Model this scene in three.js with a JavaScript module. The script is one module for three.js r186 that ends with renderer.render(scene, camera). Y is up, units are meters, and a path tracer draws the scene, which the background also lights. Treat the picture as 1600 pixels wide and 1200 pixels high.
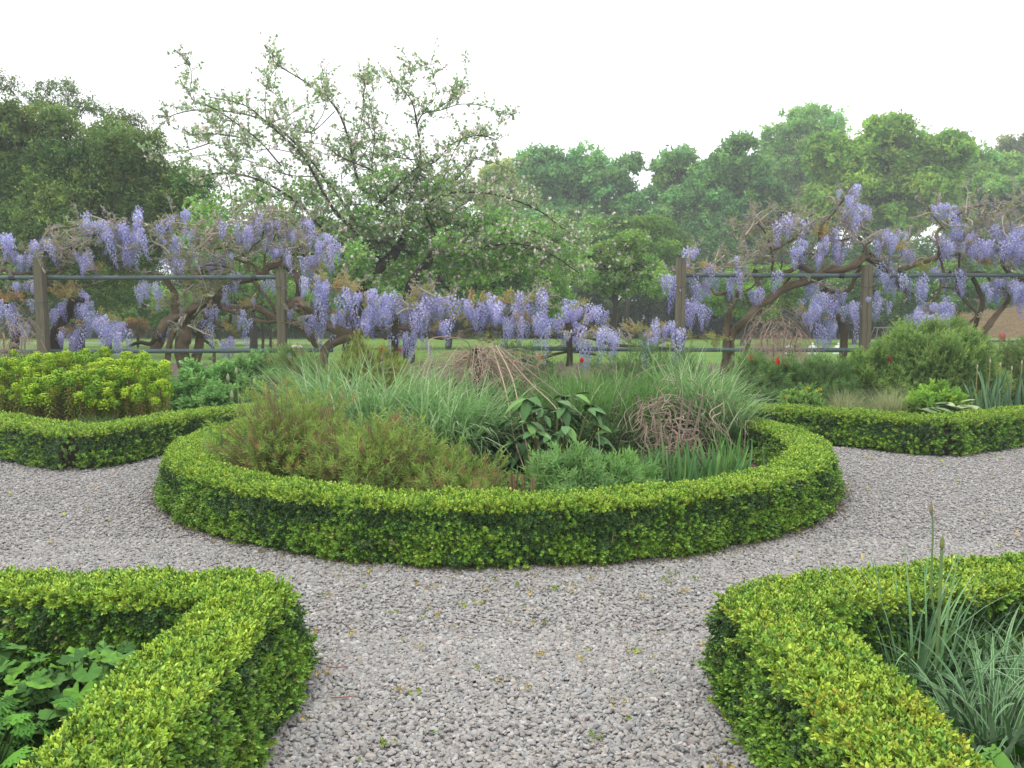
import * as THREE from 'three';
import { mergeGeometries } from 'three/addons/utils/BufferGeometryUtils.js';
import { createNoise3D } from 'simplex-noise';

// ---------------------------------------------------------------- camera, sky, sun, exposure
const scene = new THREE.Scene();
const EYE = 1.6, FPX = 1256, HOR = 492, PITCH = Math.atan((600 - HOR) / FPX);
const camera = new THREE.PerspectiveCamera(THREE.MathUtils.radToDeg(2 * Math.atan(600 / FPX)), 4 / 3, 0.1, 900);
camera.position.set(0, EYE, 0);
camera.rotation.x = -PITCH;
{
  const W = 128, H = 64, a = new Float32Array(W * H * 4);
  for (let j = 0; j < H; j++) for (let i = 0; i < W; i++) {
    const el = ((j + 0.5) / H - 0.5) * Math.PI, s = Math.max(0, Math.sin(el));
    const up = 1.16 + 0.34 * s, o = (j * W + i) * 4;
    a[o] = up * (0.99 + 0.02 * s); a[o + 1] = up * 1.0; a[o + 2] = up * (1.03 - 0.02 * s); a[o + 3] = 1;
  }
  const t = new THREE.DataTexture(a, W, H, THREE.RGBAFormat, THREE.FloatType);
  t.mapping = THREE.EquirectangularReflectionMapping; t.magFilter = THREE.LinearFilter; t.minFilter = THREE.LinearFilter; t.needsUpdate = true;
  scene.background = t; scene.environment = t;
}
const sun = new THREE.DirectionalLight(new THREE.Color(1, 0.96, 0.9), 1.5);
sun.position.set(-20, 64, -8); sun.target.position.set(0, 0, -10);
sun.castShadow = true; sun.shadow.radius = 20;
sun.shadow.mapSize.set(2048, 2048);
Object.assign(sun.shadow.camera, { left: -60, right: 60, top: 60, bottom: -60, near: 1, far: 220 });
scene.add(sun, sun.target);
scene.fog = new THREE.FogExp2(new THREE.Color(0.9, 0.95, 1), 0.0019);
const renderer = new THREE.WebGLRenderer({ antialias: true });
renderer.toneMapping = THREE.LinearToneMapping;
renderer.toneMappingExposure = 1.3;
renderer.shadowMap.enabled = true;

// ---------------------------------------------------------------- helpers
let seed = 7;
const rnd = () => { seed = (seed + 0x6d2b79f5) | 0; let t = Math.imul(seed ^ (seed >>> 15), 1 | seed); t = (t + Math.imul(t ^ (t >>> 7), 61 | t)) ^ t; return ((t ^ (t >>> 14)) >>> 0) / 4294967296; };
const rr = (a, b) => a + (b - a) * rnd(), pick = (a) => a[Math.floor(rnd() * a.length)];
const gauss = () => (rnd() + rnd() + rnd() - 1.5) / 0.75;
const noise3 = createNoise3D(rnd);
const fbm = (x, y, z) => noise3(x, y, z) * 0.6 + noise3(x * 2.1, y * 2.1, z * 2.1) * 0.28 + noise3(x * 4.3, y * 4.3, z * 4.3) * 0.12;
const V = (x, y, z) => new THREE.Vector3(x, y, z), UP = V(0, 1, 0);
const lerp = THREE.MathUtils.lerp, clamp = THREE.MathUtils.clamp, PI = Math.PI;
// a sight line of the survey taken from the camera's standpoint: where it meets a vertical plane d metres away, or height h
function ray(px, py) { const x = (px - 800) / FPX, y = (600 - py) / FPX, c = Math.cos(PITCH), s = Math.sin(PITCH); return [x, y * c - s, -(c + y * s)]; }
function P(px, py, d) { const r = ray(px, py), t = -d / r[2]; return V(r[0] * t, EYE + r[1] * t, -d); }
function G(px, py, h = 0) { const r = ray(px, py), t = (h - EYE) / r[1]; return V(r[0] * t, h, r[2] * t); }
const X = (px, d) => P(px, 600, d).x;

const rgb = (r, g, b, k = 1) => { const f = (v) => { v /= 255; return v <= 0.04045 ? v / 12.92 : ((v + 0.055) / 1.055) ** 2.4; }; return [f(r) * k, f(g) * k, f(b) * k]; };
const mixc = (a, b, t) => [lerp(a[0], b[0], t), lerp(a[1], b[1], t), lerp(a[2], b[2], t)];
const vary = (c, v = 0.2) => { const k = 1 + v * (rnd() * 2 - 1), h = 1 + v * 0.5 * (rnd() * 2 - 1); return [c[0] * k * h, c[1] * k, c[2] * k / h]; };
const col = (c) => new THREE.Color().setRGB(c[0], c[1], c[2]);

const used = new Map();
function numbered(n) { const k = used.get(n) ?? 0; used.set(n, k + 1); return k ? n + '_' + String(k).padStart(3, '0') : n; }
function thing(name, label, category, pos = V(0, 0, 0), group) {
  const o = new THREE.Group(); o.name = numbered(name); o.position.copy(pos); o.userData = { label, category };
  if (group) o.userData.group = group;
  scene.add(o); return o;
}
const shadow = (m) => { m.castShadow = m.receiveShadow = true; return m; };
function part(name, geo, mat, parent, kind, label) {
  const m = shadow(new THREE.Mesh(geo, mat)); m.name = name;
  if (kind) m.userData.kind = kind;
  if (label) m.userData.label = label;
  (parent ?? scene).add(m); return m;
}
function struct(name, geo, mat) { const m = part(numbered(name), geo, mat, scene, 'structure'); return m; }

// copies of one small shape
class Copies {
  constructor() { this.m = []; this.c = []; }
  add(p, dir, s, c, spin = rnd() * 6.283, sy = s) {
    Copies.q.setFromUnitVectors(UP, dir); Copies.q2.setFromAxisAngle(UP, spin); Copies.q.multiply(Copies.q2);
    Copies.mat.compose(p, Copies.q, Copies.s.set(s, sy, s));
    for (let i = 0; i < 16; i++) this.m.push(Copies.mat.elements[i]);
    this.c.push(c[0], c[1], c[2]);
  }
  get n() { return this.c.length / 3; }
  build(name, geo, mat, parent, kind = 'stuff', label) {
    if (!this.n) return null;
    const o = shadow(new THREE.InstancedMesh(geo, mat, this.n)); o.name = name;
    o.instanceMatrix.array.set(this.m);
    o.instanceColor = new THREE.InstancedBufferAttribute(new Float32Array(this.c), 3);
    if (kind) o.userData.kind = kind;
    if (label) o.userData.label = label;
    (parent ?? scene).add(o); return o;
  }
}
Copies.q = new THREE.Quaternion(); Copies.q2 = new THREE.Quaternion(); Copies.mat = new THREE.Matrix4(); Copies.s = V(1, 1, 1);

// triangle builder with vertex colours
class Tri {
  constructor() { this.p = []; this.c = []; }
  t(a, b, d, c) { for (const v of [a, b, d]) { this.p.push(v.x, v.y, v.z); this.c.push(c[0], c[1], c[2]); } }
  leaf(o, dir, nrm, len, wid, c, bend = 0, c2 = c, wide = 0.42) {       // an oval leaf of four triangles, bent along its length
    const side = V().crossVectors(dir, nrm).normalize(), up = V().crossVectors(side, dir).normalize();
    const at = (s, w, lift = 0) => o.clone().addScaledVector(dir, len * s).addScaledVector(side, w).addScaledVector(up, -bend * len * s * s + lift);
    const w = wid / 2, a = at(0, 0), l1 = at(wide * 0.75, -w), r1 = at(wide * 0.75, w), l2 = at(wide * 1.7, -w * 0.72, 0), r2 = at(wide * 1.7, w * 0.72, 0), e = at(1, 0);
    this.t(a, r1, l1, c); this.t(l1, r1, r2, mixc(c, c2, 0.5)); this.t(l1, r2, l2, mixc(c, c2, 0.5)); this.t(l2, r2, e, c2);
  }
  blade(pts, w, c0, c1, side) {                                        // a ribbon through pts, pointed
    const n = pts.length;
    for (let i = 0; i < n - 1; i++) {
      const f = (k) => w * Math.min(1, 0.55 + k * 2.2) * Math.max(0, 1 - (k ** 2.2)), a = f(i / (n - 1)), b = f((i + 1) / (n - 1));
      const A = pts[i].clone().addScaledVector(side, -a / 2), B = pts[i].clone().addScaledVector(side, a / 2), C = pts[i + 1].clone().addScaledVector(side, -b / 2), D = pts[i + 1].clone().addScaledVector(side, b / 2);
      const c = mixc(c0, c1, (i + 0.5) / (n - 1));
      this.t(A, B, D, c); if (i < n - 2) this.t(A, D, C, c);
    }
  }
  geo() {
    const g = new THREE.BufferGeometry();
    g.setAttribute('position', new THREE.BufferAttribute(new Float32Array(this.p), 3));
    g.setAttribute('color', new THREE.BufferAttribute(new Float32Array(this.c), 3));
    g.computeVertexNormals(); return g;
  }
}
// a tube of changing thickness through points; lump makes it knotty
function tube(pts, r0, r1, sides = 6, seg = 4, lump = 0, twist = 0) {
  const curve = pts.length > 2 ? new THREE.CatmullRomCurve3(pts, false, 'centripetal') : new THREE.LineCurve3(pts[0], pts[1]);
  const n = Math.max(1, Math.round((pts.length - 1) * seg)), pos = [], nor = [], uv = [], idx = [];
  let nrm = null, len = 0, prev = null; const sd = pts[0].x * 3.1 + pts[0].y * 1.7;
  for (let i = 0; i <= n; i++) {
    const t = i / n, p = curve.getPoint(t), tg = curve.getTangent(t);
    if (!nrm) { nrm = V(0.37, 0.2, 0.91).cross(tg).normalize(); }
    nrm.addScaledVector(tg, -nrm.dot(tg)).normalize();
    const bi = V().crossVectors(tg, nrm);
    if (prev) len += p.distanceTo(prev); prev = p;
    const r = typeof r1 === 'function' ? r1(t) : lerp(r0, r1, t);
    for (let j = 0; j <= sides; j++) {
      const a = (j / sides) * 2 * PI, ca = Math.cos(a), sa = Math.sin(a);
      let k = 1; if (lump) k += lump * (0.7 * noise3(p.x * 4 + ca + sd, p.y * 4 + sa, p.z * 4) + 0.5 * Math.sin(3 * a + twist * len));
      const d = V(nrm.x * ca + bi.x * sa, nrm.y * ca + bi.y * sa, nrm.z * ca + bi.z * sa);
      pos.push(p.x + d.x * r * k, p.y + d.y * r * k, p.z + d.z * r * k); nor.push(d.x, d.y, d.z); uv.push((j / sides) * 2 * PI * Math.max(r0, 0.02), len);
    }
  }
  for (let i = 0; i < n; i++) for (let j = 0; j < sides; j++) { const a = i * (sides + 1) + j, b = a + sides + 1; idx.push(a, a + 1, b, b, a + 1, b + 1); }
  const g = new THREE.BufferGeometry();
  g.setAttribute('position', new THREE.Float32BufferAttribute(pos, 3)); g.setAttribute('normal', new THREE.Float32BufferAttribute(nor, 3)); g.setAttribute('uv', new THREE.Float32BufferAttribute(uv, 2)); g.setIndex(idx);
  if (lump) g.computeVertexNormals();
  return g;
}
const merged = (list) => mergeGeometries(list, false);

// ---------------------------------------------------------------- textures and materials
function tex(n, f, srgb = false) {
  const d = new Uint8Array(n * n * 4);
  for (let j = 0; j < n; j++) for (let i = 0; i < n; i++) { const v = f(i / n, j / n), o = (j * n + i) * 4; for (let k = 0; k < 3; k++) d[o + k] = clamp(v[k] ?? v, 0, 1) * 255; d[o + 3] = 255; }
  const t = new THREE.DataTexture(d, n, n); t.wrapS = t.wrapT = THREE.RepeatWrapping; t.magFilter = THREE.LinearFilter; t.minFilter = THREE.LinearFilter; t.needsUpdate = true;
  if (srgb) t.colorSpace = THREE.SRGBColorSpace; return t;
}
const torus = (u, v, f, z = 0) => { const a = u * 2 * PI, b = v * 2 * PI, R = f / (2 * PI); return noise3(Math.cos(a) * R + 9 * z, Math.sin(a) * R + Math.cos(b) * R, Math.sin(b) * R + z * 3); };
const barkB = tex(256, (u, v) => { const s = torus(u, v * 0.999, 14) * 0.3 + torus(u, v, 40, 1) * 0.2 + Math.abs(torus((u * 3) % 1, v, 22, 2)) * 0.5; return 0.4 + s * 0.6; });
const barkC = tex(256, (u, v) => { const a = torus(u, v, 9, 3) * 0.5 + torus(u, v, 34, 4) * 0.4; const k = 0.72 + a * 0.3, m = clamp(torus(u, v, 6, 5) * 1.4 - 0.2, 0, 1) * 0.5; return [k * lerp(1, 0.82, m), k, k * lerp(0.96, 0.6, m)]; });
for (const t of [barkB, barkC]) t.repeat.set(2, 1.3);
const std = (o) => new THREE.MeshStandardMaterial(o);
const bark = (r, g, b, k = 1) => std({ color: col(rgb(r, g, b, k)), map: barkC, bumpMap: barkB, bumpScale: 0.012, roughness: 0.95 });
const M = {
  leafGloss: new THREE.MeshPhysicalMaterial({ vertexColors: true, roughness: 0.5, specularIntensity: 0.6 }),
  leaf: new THREE.MeshPhysicalMaterial({ vertexColors: true, color: col([1.5, 1.5, 1.36]), roughness: 1, transmission: 0.52, thickness: 0, specularIntensity: 0.3 }),
  leafMat: new THREE.MeshPhysicalMaterial({ vertexColors: true, color: col([1.3, 1.3, 1.2]), roughness: 0.8, specularIntensity: 0.4 }),
  petal: new THREE.MeshPhysicalMaterial({ vertexColors: true, roughness: 1, transmission: 0.35, thickness: 0, specularIntensity: 0.3 }),
  wis: bark(128, 112, 92, 0.9), wisTwig: std({ color: col(rgb(166, 156, 142, 0.95)), roughness: 0.95 }), wisDark: bark(88, 76, 62, 0.7),
  apple: bark(84, 76, 68, 0.65), appleTwig: std({ color: col(rgb(128, 118, 106, 1.0)), roughness: 0.95 }),
  oak: bark(86, 82, 72, 0.6), dry: std({ color: col(rgb(168, 148, 130, 0.85)), roughness: 0.85 }), dryGrey: std({ color: col(rgb(146, 132, 120, 0.8)), roughness: 0.9 }), brownStem: std({ color: col(rgb(132, 96, 66)), roughness: 0.9 }),
  boxwood: std({ color: col(rgb(150, 140, 96)), roughness: 0.9 }),
  core: std({ color: col(rgb(56, 50, 30)), roughness: 1 }),  // twig brown, kept dark to stand for the shade inside the hedges
};

// ---------------------------------------------------------------- the ground
const gravelC = tex(512, (u, v) => { const k = 0.6 + torus(u, v, 60, 6) * 0.16 + torus(u, v, 150, 7) * 0.18; return [k * 1.0, k * 0.975, k * 0.985]; }, true);
const soilC = tex(256, (u, v) => { const k = 0.34 + torus(u, v, 30, 8) * 0.1 + torus(u, v, 90, 9) * 0.1; return [k * 1.1, k * 0.93, k * 0.8]; }, true);
const lawnC = tex(512, (u, v) => { const k = 0.86 + torus(u, v, 7, 10) * 0.08 + torus(u, v, 60, 11) * 0.09 + torus(u, v, 160, 12) * 0.12; return [k * 0.45, k * 0.6, k * 0.22]; }, true);
const noiseB = tex(256, (u, v) => 0.5 + torus(u, v, 40, 13) * 0.25 + torus(u, v, 110, 14) * 0.25);
gravelC.repeat.set(0.8, 0.8); soilC.repeat.set(0.7, 0.7); lawnC.repeat.set(0.14, 0.14); noiseB.repeat.set(1.3, 1.3);
function sheet(pts, y, holes = []) {               // flat polygon of x, z points, uv in metres
  const s = new THREE.Shape(pts.map(([x, z]) => new THREE.Vector2(x, -z)));
  for (const h of holes) s.holes.push(new THREE.Path(h.map(([x, z]) => new THREE.Vector2(x, -z))));
  const g = new THREE.ShapeGeometry(s, 24); g.rotateX(-PI / 2); g.translate(0, y, 0); return g;
}
const rect = (x0, x1, z0, z1) => [[x0, z0], [x1, z0], [x1, z1], [x0, z1]];
const MG = { gravel: std({ map: gravelC, bumpMap: noiseB, bumpScale: 0.012, roughness: 1, color: col([0.75, 0.75, 0.74]) }), soil: std({ map: soilC, bumpMap: noiseB, bumpScale: 0.02, roughness: 1 }), lawn: std({ map: lawnC, bumpMap: noiseB, bumpScale: 0.03, roughness: 1 }) };
{
  const g = sheet(rect(-400, 400, 60, -420), -0.03); struct('ground', g, MG.lawn);
}
const gravelPath = struct('gravel_path', sheet(rect(-14, 14, 6, -13.2), 0), MG.gravel);
struct('grass_path', sheet(rect(-40, 40, -13.2, -19), 0.004), MG.lawn);
struct('vegetable_bed', sheet(rect(-40, 30, -19, -26.5), 0.006), std({ map: soilC, bumpMap: noiseB, bumpScale: 0.05, roughness: 1, color: col([1.25, 1.2, 1.2]) }));
struct('lawn', sheet(rect(-120, 120, -26.5, -60), 0.004), MG.lawn);
struct('far_path', sheet([[-60, -36], [-9, -36], [-9, -36.9], [-60, -36.9]], 0.01), MG.gravel);
struct('far_path', sheet([[-60, -45], [-9, -45], [-9, -46.4], [-60, -46.4]], 0.01), MG.gravel);

// beds (inside the hedges)
const RC = V(-0.11, 0, -8.12), R_IN = 2.72;
const circle = (r, n = 64) => Array.from({ length: n }, (_, i) => [RC.x + r * Math.cos((i / n) * 2 * PI), RC.z + r * Math.sin((i / n) * 2 * PI)]);
struct('soil_bed', sheet(circle(2.95), 0.02), MG.soil);
struct('soil_bed', sheet([[-1.2, 4], [-1.2, -3.5], [-6, -3.7], [-6, 4]], 0.02), MG.soil);
struct('soil_bed', sheet([[1.1, 4], [1.1, -3.35], [2.6, -3.85], [6, -5.2], [6, 4]], 0.02), MG.soil);
struct('soil_bed', sheet([[-4.75, -8.2], [-3.9, -9.9], [-2.6, -11.0], [-0.1, -11.9], [-0.1, -13.2], [-14, -13.2], [-14, -13], [-6, -9.1]], 0.02), MG.soil);
struct('soil_bed', sheet([[4.8, -9.0], [3.9, -10.1], [2.7, -10.9], [0.4, -11.9], [0.4, -13.2], [14, -13.2], [14, -13], [6.5, -10.3]], 0.02), MG.soil);

// gravel stones
function stoneGeo(k) {
  const g = new THREE.IcosahedronGeometry(1, 1), p = g.attributes.position, s = [rr(0.85, 1.25), rr(0.5, 0.75), rr(0.6, 0.9)];
  const cuts = Array.from({ length: 11 }, () => [V(gauss(), gauss(), gauss()).normalize(), rr(0.5, 0.82)]);
  for (let i = 0; i < p.count; i++) {
    const v = V(p.getX(i), p.getY(i), p.getZ(i));
    for (const [n, d] of cuts) { const e = v.dot(n) - d; if (e > 0) v.addScaledVector(n, -e); }
    p.setXYZ(i, v.x * s[0], v.y * s[1], v.z * s[2]);
  }
  g.deleteAttribute('uv'); g.deleteAttribute('normal'); g.computeVertexNormals();
  g.setAttribute('color', new THREE.Float32BufferAttribute(new Float32Array(p.count * 3).fill(1), 3));
  return g;
}
const stoneGeos = Array.from({ length: 7 }, (_, k) => stoneGeo(k)), stoneMat = std({ roughness: 0.85, vertexColors: true });
const stoneCols = [[[152, 148, 145], 5], [[176, 172, 169], 4], [[130, 127, 127], 4], [[156, 152, 148], 3], [[142, 144, 148], 3], [[190, 186, 184], 2], [[112, 108, 108], 2], [[164, 148, 136], 0.5], [[208, 205, 204], 0.7], [[150, 124, 118], 0.3]];
const stoneTot = stoneCols.reduce((s, c) => s + c[1], 0);
const stoneCol = () => { let r = rnd() * stoneTot; for (const [c, w] of stoneCols) if ((r -= w) < 0) return vary(mixc(rgb(...c, 0.8), rgb(158, 157, 152, 0.82), 0.5), 0.1); return rgb(150, 146, 146); };
const inHedge = (x, z) => {
  const rc = Math.hypot(x - RC.x, z - RC.z);
  if (rc > 2.9 && rc < 3.08) return true;
  return rc < 3.0 || (x < -1.12 && z > -3.5) || (x > 1.15 && z > -3.3 - Math.max(0, x - 1.2) * 0.33);
};
{
  const sets = stoneGeos.map(() => new Copies()), near = [];
  const put = (x, z, r, y) => {
    const k = Math.floor(rnd() * 7), tilt = V(gauss() * 0.35, 1, gauss() * 0.35).normalize();
    const it = [V(x, y, z), tilt, r, stoneCol(), rnd() * 6.28, r * rr(0.75, 1.15)];
    sets[k].add(...it);
  };
  const zone = (n, x0, x1, z0, z1, s0, s1) => { for (let i = 0; i < n; i++) { const x = rr(x0, x1), z = rr(z0, z1); if (inHedge(x, z)) continue; const big = rnd() < 0.06 ? 1.45 : 1; const r = rr(s0, s1) * big; if (z > -3.15 && Math.abs(x) < 0.8 && near.length < 290 && rnd() < 0.09) { near.push([x, z, r * 1.15]); continue; } put(x, z, r, rr(0.0, 0.012)); } };
  zone(26000, -1.25, 1.3, -2.2, -3.9, 0.009, 0.0165);
  zone(62000, -3.4, 3.4, -3.4, -5.6, 0.009, 0.0165);
  zone(120000, -6.2, 6.6, -4.6, -9.6, 0.009, 0.0165);
  const grav = new THREE.Group(); grav.name = 'gravel'; grav.userData = { kind: 'stuff' }; gravelPath.add(grav);
  sets.forEach((s, i) => s.build('gravel_stones', stoneGeos[i], stoneMat, grav));
  const mats = Array.from({ length: 9 }, () => std({ roughness: 0.85, color: col(stoneCol()) }));
  for (const [x, z, r] of near) { const m = part('stone', pick(stoneGeos), pick(mats), gravelPath); m.position.set(x, rr(0.008, 0.016), z); m.rotation.set(gauss() * 0.3, rnd() * 6.28, gauss() * 0.3); m.scale.set(r, r * rr(0.8, 1.1), r); }
}

// ---------------------------------------------------------------- box hedges
function boxSprig(n, len, leafLen, leafWid, open, c0, c1, sd) {
  const T = new Tri();
  for (let i = 0; i < n; i++) {
    const s = i / (n - 1), y = len * s, a = i * 2.4 + sd, tilt = lerp(open, 0.35, s ** 2);
    const d = V(Math.cos(a) * Math.sin(tilt), Math.cos(tilt), Math.sin(a) * Math.sin(tilt)), l = leafLen * rr(0.8, 1.1) * (1 - 0.3 * s);
    const nr = V(-Math.cos(a) * Math.cos(tilt), Math.sin(tilt), -Math.sin(a) * Math.cos(tilt));
    const c = vary(mixc(c0, c1, s), 0.12);
    T.leaf(V(0, y, 0), d, nr, l, leafWid * rr(0.85, 1.1), c, rr(-0.1, 0.3), c, 0.37);
  }
  return T.geo();
}
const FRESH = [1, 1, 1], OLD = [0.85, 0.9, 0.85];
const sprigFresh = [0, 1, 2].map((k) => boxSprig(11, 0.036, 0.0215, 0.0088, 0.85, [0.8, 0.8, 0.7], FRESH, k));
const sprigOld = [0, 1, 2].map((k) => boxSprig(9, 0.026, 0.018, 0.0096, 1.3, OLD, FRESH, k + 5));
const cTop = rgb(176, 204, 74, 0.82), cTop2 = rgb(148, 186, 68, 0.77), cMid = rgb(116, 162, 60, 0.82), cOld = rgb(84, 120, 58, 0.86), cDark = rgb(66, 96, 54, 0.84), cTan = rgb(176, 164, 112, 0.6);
function hedge(name, label, group, pts, o) {
  const { top, bot, h, closed, density, s = 1, gold = 0, sideFresh = 0.3, topTint = cTop, deep = 0 } = o;
  const root = thing(name, label, 'hedge', V(0, 0, 0), group);
  const cv = new THREE.CatmullRomCurve3(pts.map(([x, z]) => V(x, 0, z)), !!closed, 'catmullrom', o.tension ?? 0.5), L = cv.getLength();
  const sets = { f: sprigFresh.map(() => new Copies()), o: sprigOld.map(() => new Copies()) };
  const frame = (t) => { const p = cv.getPointAt(t), tg = cv.getTangentAt(t); return [p, V(-tg.z, 0, tg.x), tg]; };   // point, right-hand side, tangent
  const putOne = (p, n, kind) => {
    if (noise3(p.x * 13, p.y * 13 + 40, p.z * 13) < -0.5 && rnd() < 0.6) p.addScaledVector(n, -0.025);                                     // kind: how far up 0..1, 2 = top
    const w = fbm(p.x * 1.7, p.y * 2.2, p.z * 1.7), w2 = noise3(p.x * 5, p.y * 5, p.z * 5);
    let c, fresh;
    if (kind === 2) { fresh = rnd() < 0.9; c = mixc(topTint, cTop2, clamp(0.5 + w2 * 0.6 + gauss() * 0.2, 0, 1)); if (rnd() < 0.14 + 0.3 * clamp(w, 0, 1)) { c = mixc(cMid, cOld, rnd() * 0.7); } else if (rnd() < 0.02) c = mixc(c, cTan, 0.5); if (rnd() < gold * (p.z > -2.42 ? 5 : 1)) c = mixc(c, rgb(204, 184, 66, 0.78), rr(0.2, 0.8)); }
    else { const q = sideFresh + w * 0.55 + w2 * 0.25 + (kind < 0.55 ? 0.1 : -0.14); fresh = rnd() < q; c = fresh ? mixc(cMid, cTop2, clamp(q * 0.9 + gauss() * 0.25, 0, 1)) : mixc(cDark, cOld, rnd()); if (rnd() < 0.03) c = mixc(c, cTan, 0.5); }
    c = vary(c, 0.16);
    const d = n.clone().add(V(gauss() * 0.6, gauss() * 0.45 + (fresh ? 0.3 : 0.05), gauss() * 0.6)).normalize();
    const k = Math.floor(rnd() * 3); (fresh ? sets.f : sets.o)[k].add(p, d, s * rr(0.7, 1.45) * (kind === 2 ? 1 : fresh ? 1.15 : 1), c);
  };
  const area = L * (top * 2 + h * 2 + 0.04), n = Math.round(area * density), edge = (top * 2) / (top * 2 + h * 2);
  const lump = (p) => fbm(p.x * 2.3 + 7, p.y * 2.3, p.z * 2.3) * 0.042 + noise3(p.x * 9, p.y * 9, p.z * 9) * 0.018;
  for (let i = 0; i < n; i++) {
    const t = rnd(), [c, side] = frame(t);
    if (rnd() < edge) {
      const u = rr(-1, 1), p = c.clone().addScaledVector(side, u * (top + 0.01)); const round = Math.max(0, Math.abs(u) - 0.86) * 0.07;
      p.y = h - round - rnd() ** 1.3 * 0.05; p.y += lump(p) * 0.55 + (o.sag ? noise3(t * L * 0.8, 3, 1) * o.sag : 0);
      const nn = UP.clone().addScaledVector(side, Math.abs(u) > 0.7 ? Math.sign(u) * 0.6 : 0).normalize();
      putOne(p, nn, 2);
    } else {
      const sg = rnd() < 0.5 ? -1 : 1, v = rnd(), f = v < 0.12 ? -0.05 * (1 - v / 0.12) : 0, w = lerp(bot, top, v ** 0.8) + f - rnd() ** 1.5 * 0.05;
      const p = c.clone().addScaledVector(side, sg * w); p.y = 0.015 + v * (h - 0.03); p.addScaledVector(side, sg * lump(p) * 1.3);
      putOne(p, side.clone().multiplyScalar(sg).add(V(0, 0.15, 0)).normalize(), v > 0.93 && rnd() < 0.7 ? 2 : v);
    }
  }
  for (let i = 0; i < L * 34; i++) {                                   // young shoots standing out of the clipped faces
    const t = rnd(), [c, side] = frame(t), sg = rnd() < 0.5 ? -1 : 1, v = Math.pow(rnd(), 1.5) * 0.9; if (noise3(c.x * 1.6, sg * 3, c.z * 1.6) < -0.15) continue;
    const p = c.clone().addScaledVector(side, sg * (lerp(bot, top, v) + 0.0)); p.y = 0.03 + v * h; const q = side.clone().multiplyScalar(sg).add(V(gauss() * 0.4, 0.5 + gauss() * 0.3, gauss() * 0.4)).normalize();
    for (let j = 0; j < 3; j++) sets.f[j].add(p.clone().addScaledVector(q, j * 0.02 * s), q.clone().add(V(gauss() * 0.15, gauss() * 0.1, gauss() * 0.15)).normalize(), s * rr(1.2, 1.6) * (1 - j * 0.15), vary(mixc(cMid, cTop, rr(0.2, 0.9)), 0.12));
  }
  if (!closed) for (const e of [0, 1]) {                              // ends
    const [c, side, tg] = frame(e), out = tg.clone().multiplyScalar(e ? 1 : -1);
    for (let i = 0; i < density * 0.3; i++) { const v = rnd(), w = lerp(bot, top, v), u = rr(-1, 1), p = c.clone().addScaledVector(side, u * w).addScaledVector(out, lerp(bot - top, 0, v) + 0.02 - 0.06 * u * u - rnd() * 0.04); p.y = 0.02 + v * (h - 0.03); p.addScaledVector(out, lump(p)); putOne(p, out, v > 0.94 ? 2 : v); }
  }
  // solid core, inner shade painted in dark twig brown, and bare stems near the ground
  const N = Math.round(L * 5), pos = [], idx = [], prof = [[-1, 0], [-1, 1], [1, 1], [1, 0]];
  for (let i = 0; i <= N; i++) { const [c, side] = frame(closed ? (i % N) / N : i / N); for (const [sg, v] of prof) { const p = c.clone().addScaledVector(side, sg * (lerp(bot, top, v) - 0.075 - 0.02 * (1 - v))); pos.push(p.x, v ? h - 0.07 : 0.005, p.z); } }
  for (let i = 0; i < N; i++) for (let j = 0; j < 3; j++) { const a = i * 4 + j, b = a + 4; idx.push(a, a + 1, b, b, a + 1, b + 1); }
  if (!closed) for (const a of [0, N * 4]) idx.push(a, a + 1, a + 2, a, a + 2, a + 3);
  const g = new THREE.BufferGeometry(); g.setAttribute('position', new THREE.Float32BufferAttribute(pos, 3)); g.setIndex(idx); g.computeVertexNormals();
  part('shade_core', g, M.core, root);
  const st = [];
  for (let i = 0; i < L * 9; i++) { const [c, side] = frame(rnd()), sg = rnd() < 0.5 ? -1 : 1, a = c.clone().addScaledVector(side, sg * (bot - rr(0.09, 0.13))), b = c.clone().addScaledVector(side, sg * (bot - rr(-0.0, 0.05))); b.y = rr(0.12, 0.24); b.x += gauss() * 0.05; b.z += gauss() * 0.05; st.push(tube([a, a.clone().lerp(b, 0.5).add(V(gauss() * 0.015, 0, gauss() * 0.015)), b], 0.005, 0.0025, 4, 2)); }
  part('stems', merged(st), M.boxwood, root, 'stuff');
  const fol = new THREE.Group(); fol.name = 'foliage'; fol.userData = { kind: 'stuff' }; root.add(fol);
  sets.f.forEach((q, i) => q.build('young_leaves', sprigFresh[i], M.leafGloss, fol)); sets.o.forEach((q, i) => q.build('old_leaves', sprigOld[i], M.leafGloss, fol));
  return root;
}
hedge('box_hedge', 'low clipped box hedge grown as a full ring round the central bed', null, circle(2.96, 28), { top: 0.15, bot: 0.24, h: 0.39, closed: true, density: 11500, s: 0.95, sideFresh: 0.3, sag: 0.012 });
hedge('box_hedge', 'low box hedge corner beside the bed of lobed leaves, dark inner face', null, [[-6, -3.62], [-4, -3.55], [-2.4, -3.5], [-1.6, -3.46], [-1.2, -3.46], [-1.13, -3.42], [-1.13, -3.3], [-1.14, -2.9], [-1.14, -2], [-1.14, -1], [-1.14, 0.5]], { top: 0.14, bot: 0.25, h: 0.4, density: 15500, s: 0.88, sideFresh: 0.3, tension: 0.35, sag: 0.01, topTint: rgb(182, 210, 76, 0.82) });
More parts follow.
